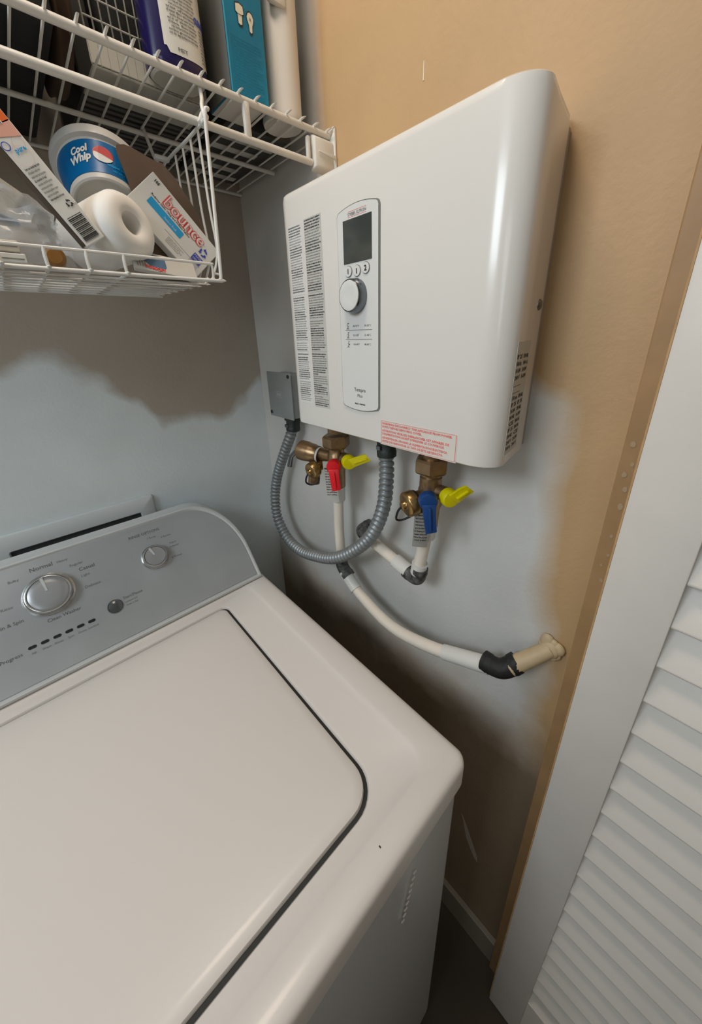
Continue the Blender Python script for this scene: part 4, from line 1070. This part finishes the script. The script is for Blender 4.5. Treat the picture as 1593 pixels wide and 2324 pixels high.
# crumpled film bags and cartons at the left end
def crumple(name, label, c, s, seed, mt, cat='bag', amp=.30):
    bm = nb(); bmesh.ops.create_icosphere(bm, subdivisions=4, radius=1)
    for q_ in bm.verts:
        p = q_.co.copy(); k = 1 + amp * noise.noise(p * 1.6 + V((seed, 0, 0))) + amp * .6 * abs(noise.noise(p * 4 + V((0, seed, 0))))
        p = p * k; q_.co = V((c[0] + p.x * s[0], c[1] + p.y * s[1], max(c[2] + p.z * s[2], 1.5625)))
    o = part(name, bm, mt, origin=(c[0], c[1], 1.563), smooth=True); return tag(o, label, cat)
crumple('plastic_bag', 'clear crumpled plastic bag in the left of the basket in front of the cartons', (-.4680, -.3240, 1.5980), (.050, .022, .034), 3.1, M['film'], amp=.5)
def simplebox(name, label, cat, lo, hi, mt, rotz=0, stripes=None, lid=None):
    t = thing(name, label, cat, ((lo[0] + hi[0]) / 2, (lo[1] + hi[1]) / 2, lo[2]))
    bm = nb(); box(bm, lo, hi, .0012, 2, rot=Matrix.Rotation(rotz, 3, 'Y')); part('carton', bm, mt, t)
    if lid:
        bm = nb(); box(bm, (lo[0] + .002, lo[1] - .0004, hi[2] - .006), (hi[0] - .002, lo[1] + .0002, hi[2] - .005), rot=Matrix.Rotation(rotz, 3, 'Y')); part('flap_seam', bm, M['greyline'], t)
    return t
simplebox('white_carton', 'small plain white carton at the left end of the basket floor', 'box', (-.560, -.352, 1.5625), (-.4590, -.318, 1.5720), M['boxwhite'], lid=True)
simplebox('white_carton', 'off-white flat carton resting on top of the small white carton', 'box', (-.560, -.352, 1.5725), (-.4620, -.320, 1.5840), M['cream'], lid=True)
simplebox('cream_carton', 'cream carton tipped behind the clear bag at the left of the basket', 'box', (-.520, -.300, 1.6240), (-.4460, -.268, 1.6680), M['cream'], rotz=.62)
bl = thing('amber_bottle', 'small amber plastic bottle lying behind the basket lip', 'bottle', (-.435, -.33, 1.562))
bm = nb(); lathe(bm, (-.4330, -.3480, 1.5730), (.1, 1, .02), [(0, 0), (0, .007), (.003, .0105), (.052, .0105), (.056, .007), (.056, 0)], 24); part('bottle', bm, M['amber'], bl, True)
bm = nb(); lathe(bm, (-.4274, -.2920, 1.5742), (.1, 1, .02), [(0, 0), (0, .0075), (.014, .0075), (.015, 0)], 20); part('cap', bm, M['boxwhite'], bl, True)
bx = thing('blue_pouch', 'blue edged pouch lying on the cream carton inside the clear bag', 'pouch', (-.47, -.30, 1.60))
bm = nb(); prism(bm, [(-.500, -.316, 1.6230), (-.455, -.316, 1.6120), (-.452, -.316, 1.6070), (-.500, -.316, 1.6150)], (0, .012, 0), bev=.001); part('pouch', bm, M['navy'], bx)

# ================================================================= ON THE SHELF
ZB = 1.8035
# purple spray bottle with label
pb_ = thing('detergent_bottle', 'dark purple plastic bottle with a white printed label on the shelf', 'bottle', (-.237, -.300, ZB))
def oval(cx, cy, a, b, z, n=40, p=2.6):
    o = []
    for k in range(n):
        t = 2 * PI * k / n; c, s = math.cos(t), math.sin(t)
        o.append((cx + a * math.copysign(abs(c) ** (2 / p), c), cy + b * math.copysign(abs(s) ** (2 / p), s), z))
    return o
cxb, cyb = -.2370, -.3000
bm = nb(); loft(bm, [oval(cxb, cyb, .0345, .0255, ZB + .0022), oval(cxb, cyb, .0370, .0275, ZB + .005), oval(cxb, cyb, .0375, .0280, ZB + .012), oval(cxb, cyb, .0375, .0280, ZB + .150), oval(cxb, cyb, .034, .026, ZB + .170), oval(cxb, cyb, .016, .014, ZB + .195), oval(cxb, cyb, .014, .014, ZB + .215)])
bo = part('bottle', bm, M['purple'], pb_, True)
bm = nb(); loft(bm, [oval(cxb, cyb, .026, .018, ZB + .0012), oval(cxb, cyb, .0300, .0220, ZB), oval(cxb, cyb, .0335, .0245, ZB + .0020)]); part('base', bm, M['basketp'], bo, True, label='greyish underside')  # grey base paints the light reflected on the bottle's underside
bm = nb(); lathe(bm, (cxb, cyb, ZB + .213), Z_, [(0, 0), (0, .0165), (.024, .0160), (.026, 0)], 24); part('cap', bm, M['boxwhite'], pb_, True)
# label follows the oval body
def ov(t, e=.0005, p=2.6):
    c, s = math.cos(t), math.sin(t)
    return cxb + (.0375 + e) * math.copysign(abs(c) ** (2 / p), c), cyb + (.0280 + e) * math.copysign(abs(s) ** (2 / p), s)
bm = nb(); t0, t1, nn_ = -PI * .66, .25, 26
def lab_strip(z0, z1, e, mi):
    prev = None
    for k in range(nn_ + 1):
        t = t0 + (t1 - t0) * k / nn_; x, y = ov(t, e)
        cur = (bm.verts.new((x, y, z0 + (.006 if k < 2 else 0))), bm.verts.new((x, y, z1)))
        if prev: f = bm.faces.new((prev[0], cur[0], cur[1], prev[1])); f.material_index = mi
        prev = cur
lab_strip(ZB + .0150, ZB + .1450, .0006, 0); lab_strip(ZB + .094, ZB + .108, .0009, 1)
lb = part('label', bm, [M['label'], M['labely']], bo, True, label='white and yellow printed label')
bm = nb()
def btxt(s, th, z, size, mi=0, maxw=None, bold=.0001):
    t2 = nb(); text_into(t2, s, (0, 0, 0), X_, Y_, size, 'CENTER', mi, bold=bold, res=1, lift=0, maxw=maxw)
    for q_ in t2.verts:
        x, y = ov(th + q_.co.x / .034, .0012); q_.co = V((x, y, z + q_.co.y))
    me = bpy.data.meshes.new('tmp'); t2.to_mesh(me); t2.free(); bm.from_mesh(me); bpy.data.meshes.remove(me)
for k in range(17): btxt(' '.join(words(5, k + 70)), -PI * .47 + .03, ZB + .088 - k * .0034, .0030, 0, .026 - .005 * (k % 3 == 2))
btxt('PET', -PI * .50, ZB + .019, .0050, 0, .006)
t2 = bm
for k in range(10): btxt(' '.join(words(4, k + 90)), -PI * .20, ZB + .050 - k * .0034, .0030, 0, .020)
btxt('CLEANER', -PI * .25, ZB + .056, .0080, 1, .024, .0006)
part('printed_text', bm, [M['inkgrey'], M['blueink']], bo)

# blue light bulb box
lb_ = thing('light_bulb_box', 'blue carton with two small bulb pictures standing on the shelf', 'box', (-.125, -.29, ZB))
BX = (-.1760, -.1165)
bm = nb(); box(bm, (BX[0], -.3330, ZB), (BX[1], -.2600, ZB + .190), .001, 1); cbx = part('carton', bm, M['cyanbox'], lb_)
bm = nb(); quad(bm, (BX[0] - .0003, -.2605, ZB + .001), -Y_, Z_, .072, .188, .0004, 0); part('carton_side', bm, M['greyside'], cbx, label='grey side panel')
bm = nb(); quad(bm, (BX[0] + .001, -.2610, ZB - .0001), X_, -Y_, .057, .071, .0003, 0); part('carton_base', bm, M['rollwhite'], cbx, label='whitish underside')
bm = nb(); o = V((BX[0], -.3331, ZB)); u, v = X_, Z_
quad(bm, o + V((.0006, 0, .001)), u, v, .0014, .185, .0003, 2)
f = bm.faces.new([bm.verts.new(o + V((a, -.0004, b))) for a, b in ((.002, .112), (.012, .118), (.024, .132), (.0575, .136), (.0575, .160), (.002, .160))]); f.material_index = 2
def bulb(cx, cz, s, kind):
    if kind: P_ = [(-.0045, .0080), (-.0050, .0110), (-.0030, .0150), (0, .0165), (.0030, .0150), (.0050, .0110), (.0045, .0080), (.0024, .0030), (.0020, -.0030), (0, -.0045), (-.0020, -.0030), (-.0024, .0030)]
    else: P_ = [(-.0058, .0075), (-.0052, .0150), (.0000, .0165), (.0052, .0150), (.0058, .0075), (.0034, .0065), (.0026, -.0035), (0, -.0045), (-.0026, -.0035), (-.0034, .0065)]
    for k_, mi, l in ((1.18, 1, .0005), (1, 0, .0009)):
        c_ = .006
        f = bm.faces.new([bm.verts.new(o + V((cx + a * s * k_, -l, cz + c_ * s + (b - c_) * s * k_))) for a, b in P_]); f.material_index = mi
bulb(.0235, .080, 1.0, 0); bulb(.0390, .077, 1.0, 1)
quad(bm, o + V((.0195, -.0008, .0850)), u, v, .008, .0008, .0006, 1); text_into(bm, 'R', o + V((.0390, -.001, .0845)), u, v, .0050, 'CENTER', 1, lift=.0004)
for k in range(18): text_into(bm, ' '.join(words(6, k + 120)), o + V((.006, -.0003, .060 - k * .0034)), u, v, .0026, 'LEFT', 3, lift=.0003, maxw=.046 - .008 * (k % 4 == 3))
part('printed_text', bm, [mat('cream_print', (.70, .66, .52), .5), M['ink'], M['cyanlight'], mat('deep_blue_print', (.0, .12, .22), .5)], cbx)

# white tube standing in the corner of the shelf, with its clip
wt = thing('white_tube', 'tall white cylinder container standing at the right end of the shelf', 'tube', (-.068, -.296, ZB))
bm = nb(); lathe(bm, (-.0700, -.2980, ZB), Z_, [(.002, 0), (.002, .024), (0, .0270), (.0, .0310), (.004, .0325), (.010, .0318), (.300, .0310), (.302, 0)], 48); part('tube', bm, M['rollwhite'], wt, True)
bm = nb(); box(bm, (-.1010, -.3330, ZB + .124), (-.0740, -.3240, ZB + .150), .002, 2); part('clip', bm, M['bracket'], wt, True)
bm = nb(); lathe(bm, (-.0700, -.2980, ZB + .302), Z_, [(0, 0), (0, .0335), (.020, .0335), (.022, 0)], 40); part('lid', bm, M['bracket'], wt, True)

# perforated plastic basket behind the bottle
pk = thing('plastic_basket', 'grey-white plastic grid basket standing on the shelf behind the purple bottle', 'basket', (-.245, -.13, ZB))
PX0, PX1, PY0, PY1 = -.330, -.185, -.2680, -.195
bm = nb(); box(bm, (PX0, PY0, ZB), (PX1, PY1, ZB + .003), .001, 1); part('basket_floor', bm, M['basketp'], pk)
def grid_side(p0, du, nu, wu, h, nz):
    """vertical bars and cross bars between"""
    p0 = V(p0); du = V(du)
    for k in range(nu + 1):
        p = p0 + du * (wu * k / nu)
        bm = nb(); tube(bm, [p, p + Z_ * h], .0012, 4); part('basket_bar', bm, M['basketp'], pk)
    for k in range(nz + 1):
        z = .026 + (h - .026) * k / nz
        bm = nb(); tube(bm, [p0 + Z_ * z, p0 + du * wu + Z_ * z], .0012, 4); part('basket_bar', bm, M['basketp'], pk)
grid_side((PX0, PY0, ZB + .002), (1, 0, 0), 14, PX1 - PX0, .220, 10)
grid_side((PX1, PY0, ZB + .002), (0, 1, 0), 7, PY1 - PY0, .220, 10)
bm = nb(); box(bm, (PX0 - .001, PY0 - .001, ZB + .003), (PX1 + .001, PY0 + .0015, ZB + .024), .0005, 1); part('basket_kick', bm, M['basketp'], pk)
# things in the basket: dark towel
def lump(name, label, cat, c, s, seed, mt, zmin, amp=.18):
    bm = nb(); bmesh.ops.create_icosphere(bm, subdivisions=4, radius=1)
    for q_ in bm.verts:
        p = q_.co.copy(); p = V([math.copysign(abs(t) ** .6, t) for t in p]); k = 1 + amp * noise.noise(p * 2 + V((seed, 0, 0)))
        p = p * k; q_.co = V((c[0] + p.x * s[0], c[1] + p.y * s[1], max(c[2] + p.z * s[2], zmin)))
    return tag(part(name, bm, mt, origin=(c[0], c[1], zmin), smooth=True), label, cat)
lump('dark_cloth', 'dark folded cloth inside the plastic grid basket', 'cloth', (-.2570, -.228, 1.900), (.056, .024, .080), 5, M['black'], ZB + .0035, .06)
tr = thing('ribbed_crate', 'dark ribbed plastic crate at the back of the shelf behind the grid basket', 'crate', (-.245, -.1, ZB))
bm = nb(); box(bm, (-.330, -.190, ZB + .0025), (-.156, -.020, ZB + .210), .002, 1); crb = part('crate_body', bm, M['darkgrey'], tr)
for k in range(11):
    bm = nb(); box(bm, (-.328, -.187 + k * .0153, ZB), (-.158, -.181 + k * .0153, ZB + .0028), .0006, 1); part('rib', bm, M['greyside'], crb)
# black storage bin left
sb = thing('storage_bin', 'large black fabric storage bin at the left of the shelf', 'bin', (-.66, -.17, ZB))
bm = nb(); box(bm, (-.950, -.3150, ZB), (-.3700, -.0040, ZB + .300), .006, 2); part('bin_body', bm, M['black'], sb, True)
bm = nb(); box(bm, (-.953, -.3180, ZB + .290), (-.3680, -.022, ZB + .305), .003, 2); part('bin_rim', bm, M['darkgrey'], sb, True)
lump('paper_bag', 'crumpled brown paper bag squeezed between the black bin and the grid basket', 'bag', (-.3500, -.190, 1.905), (.0140, .095, .098), 9, M['brownbag'], ZB + .0005, .10)
# dark grey carton behind the blue box
dk = thing('dark_box', 'dark grey carton at the back of the shelf behind the blue box', 'box', (-.09, -.13, ZB))
bm = nb(); box(bm, (-.1480, -.2550, ZB), (-.0250, -.0300, ZB + .160), .002, 1); dkb = part('carton', bm, M['darkgrey'], dk)
bm = nb()
for k in range(5): box(bm, (-.140, -.225 + k * .040, ZB - .0008), (-.040 - .015 * (k % 2), -.208 + k * .040, ZB + .0002))
part('base_print', bm, M['greypaper'], dkb)
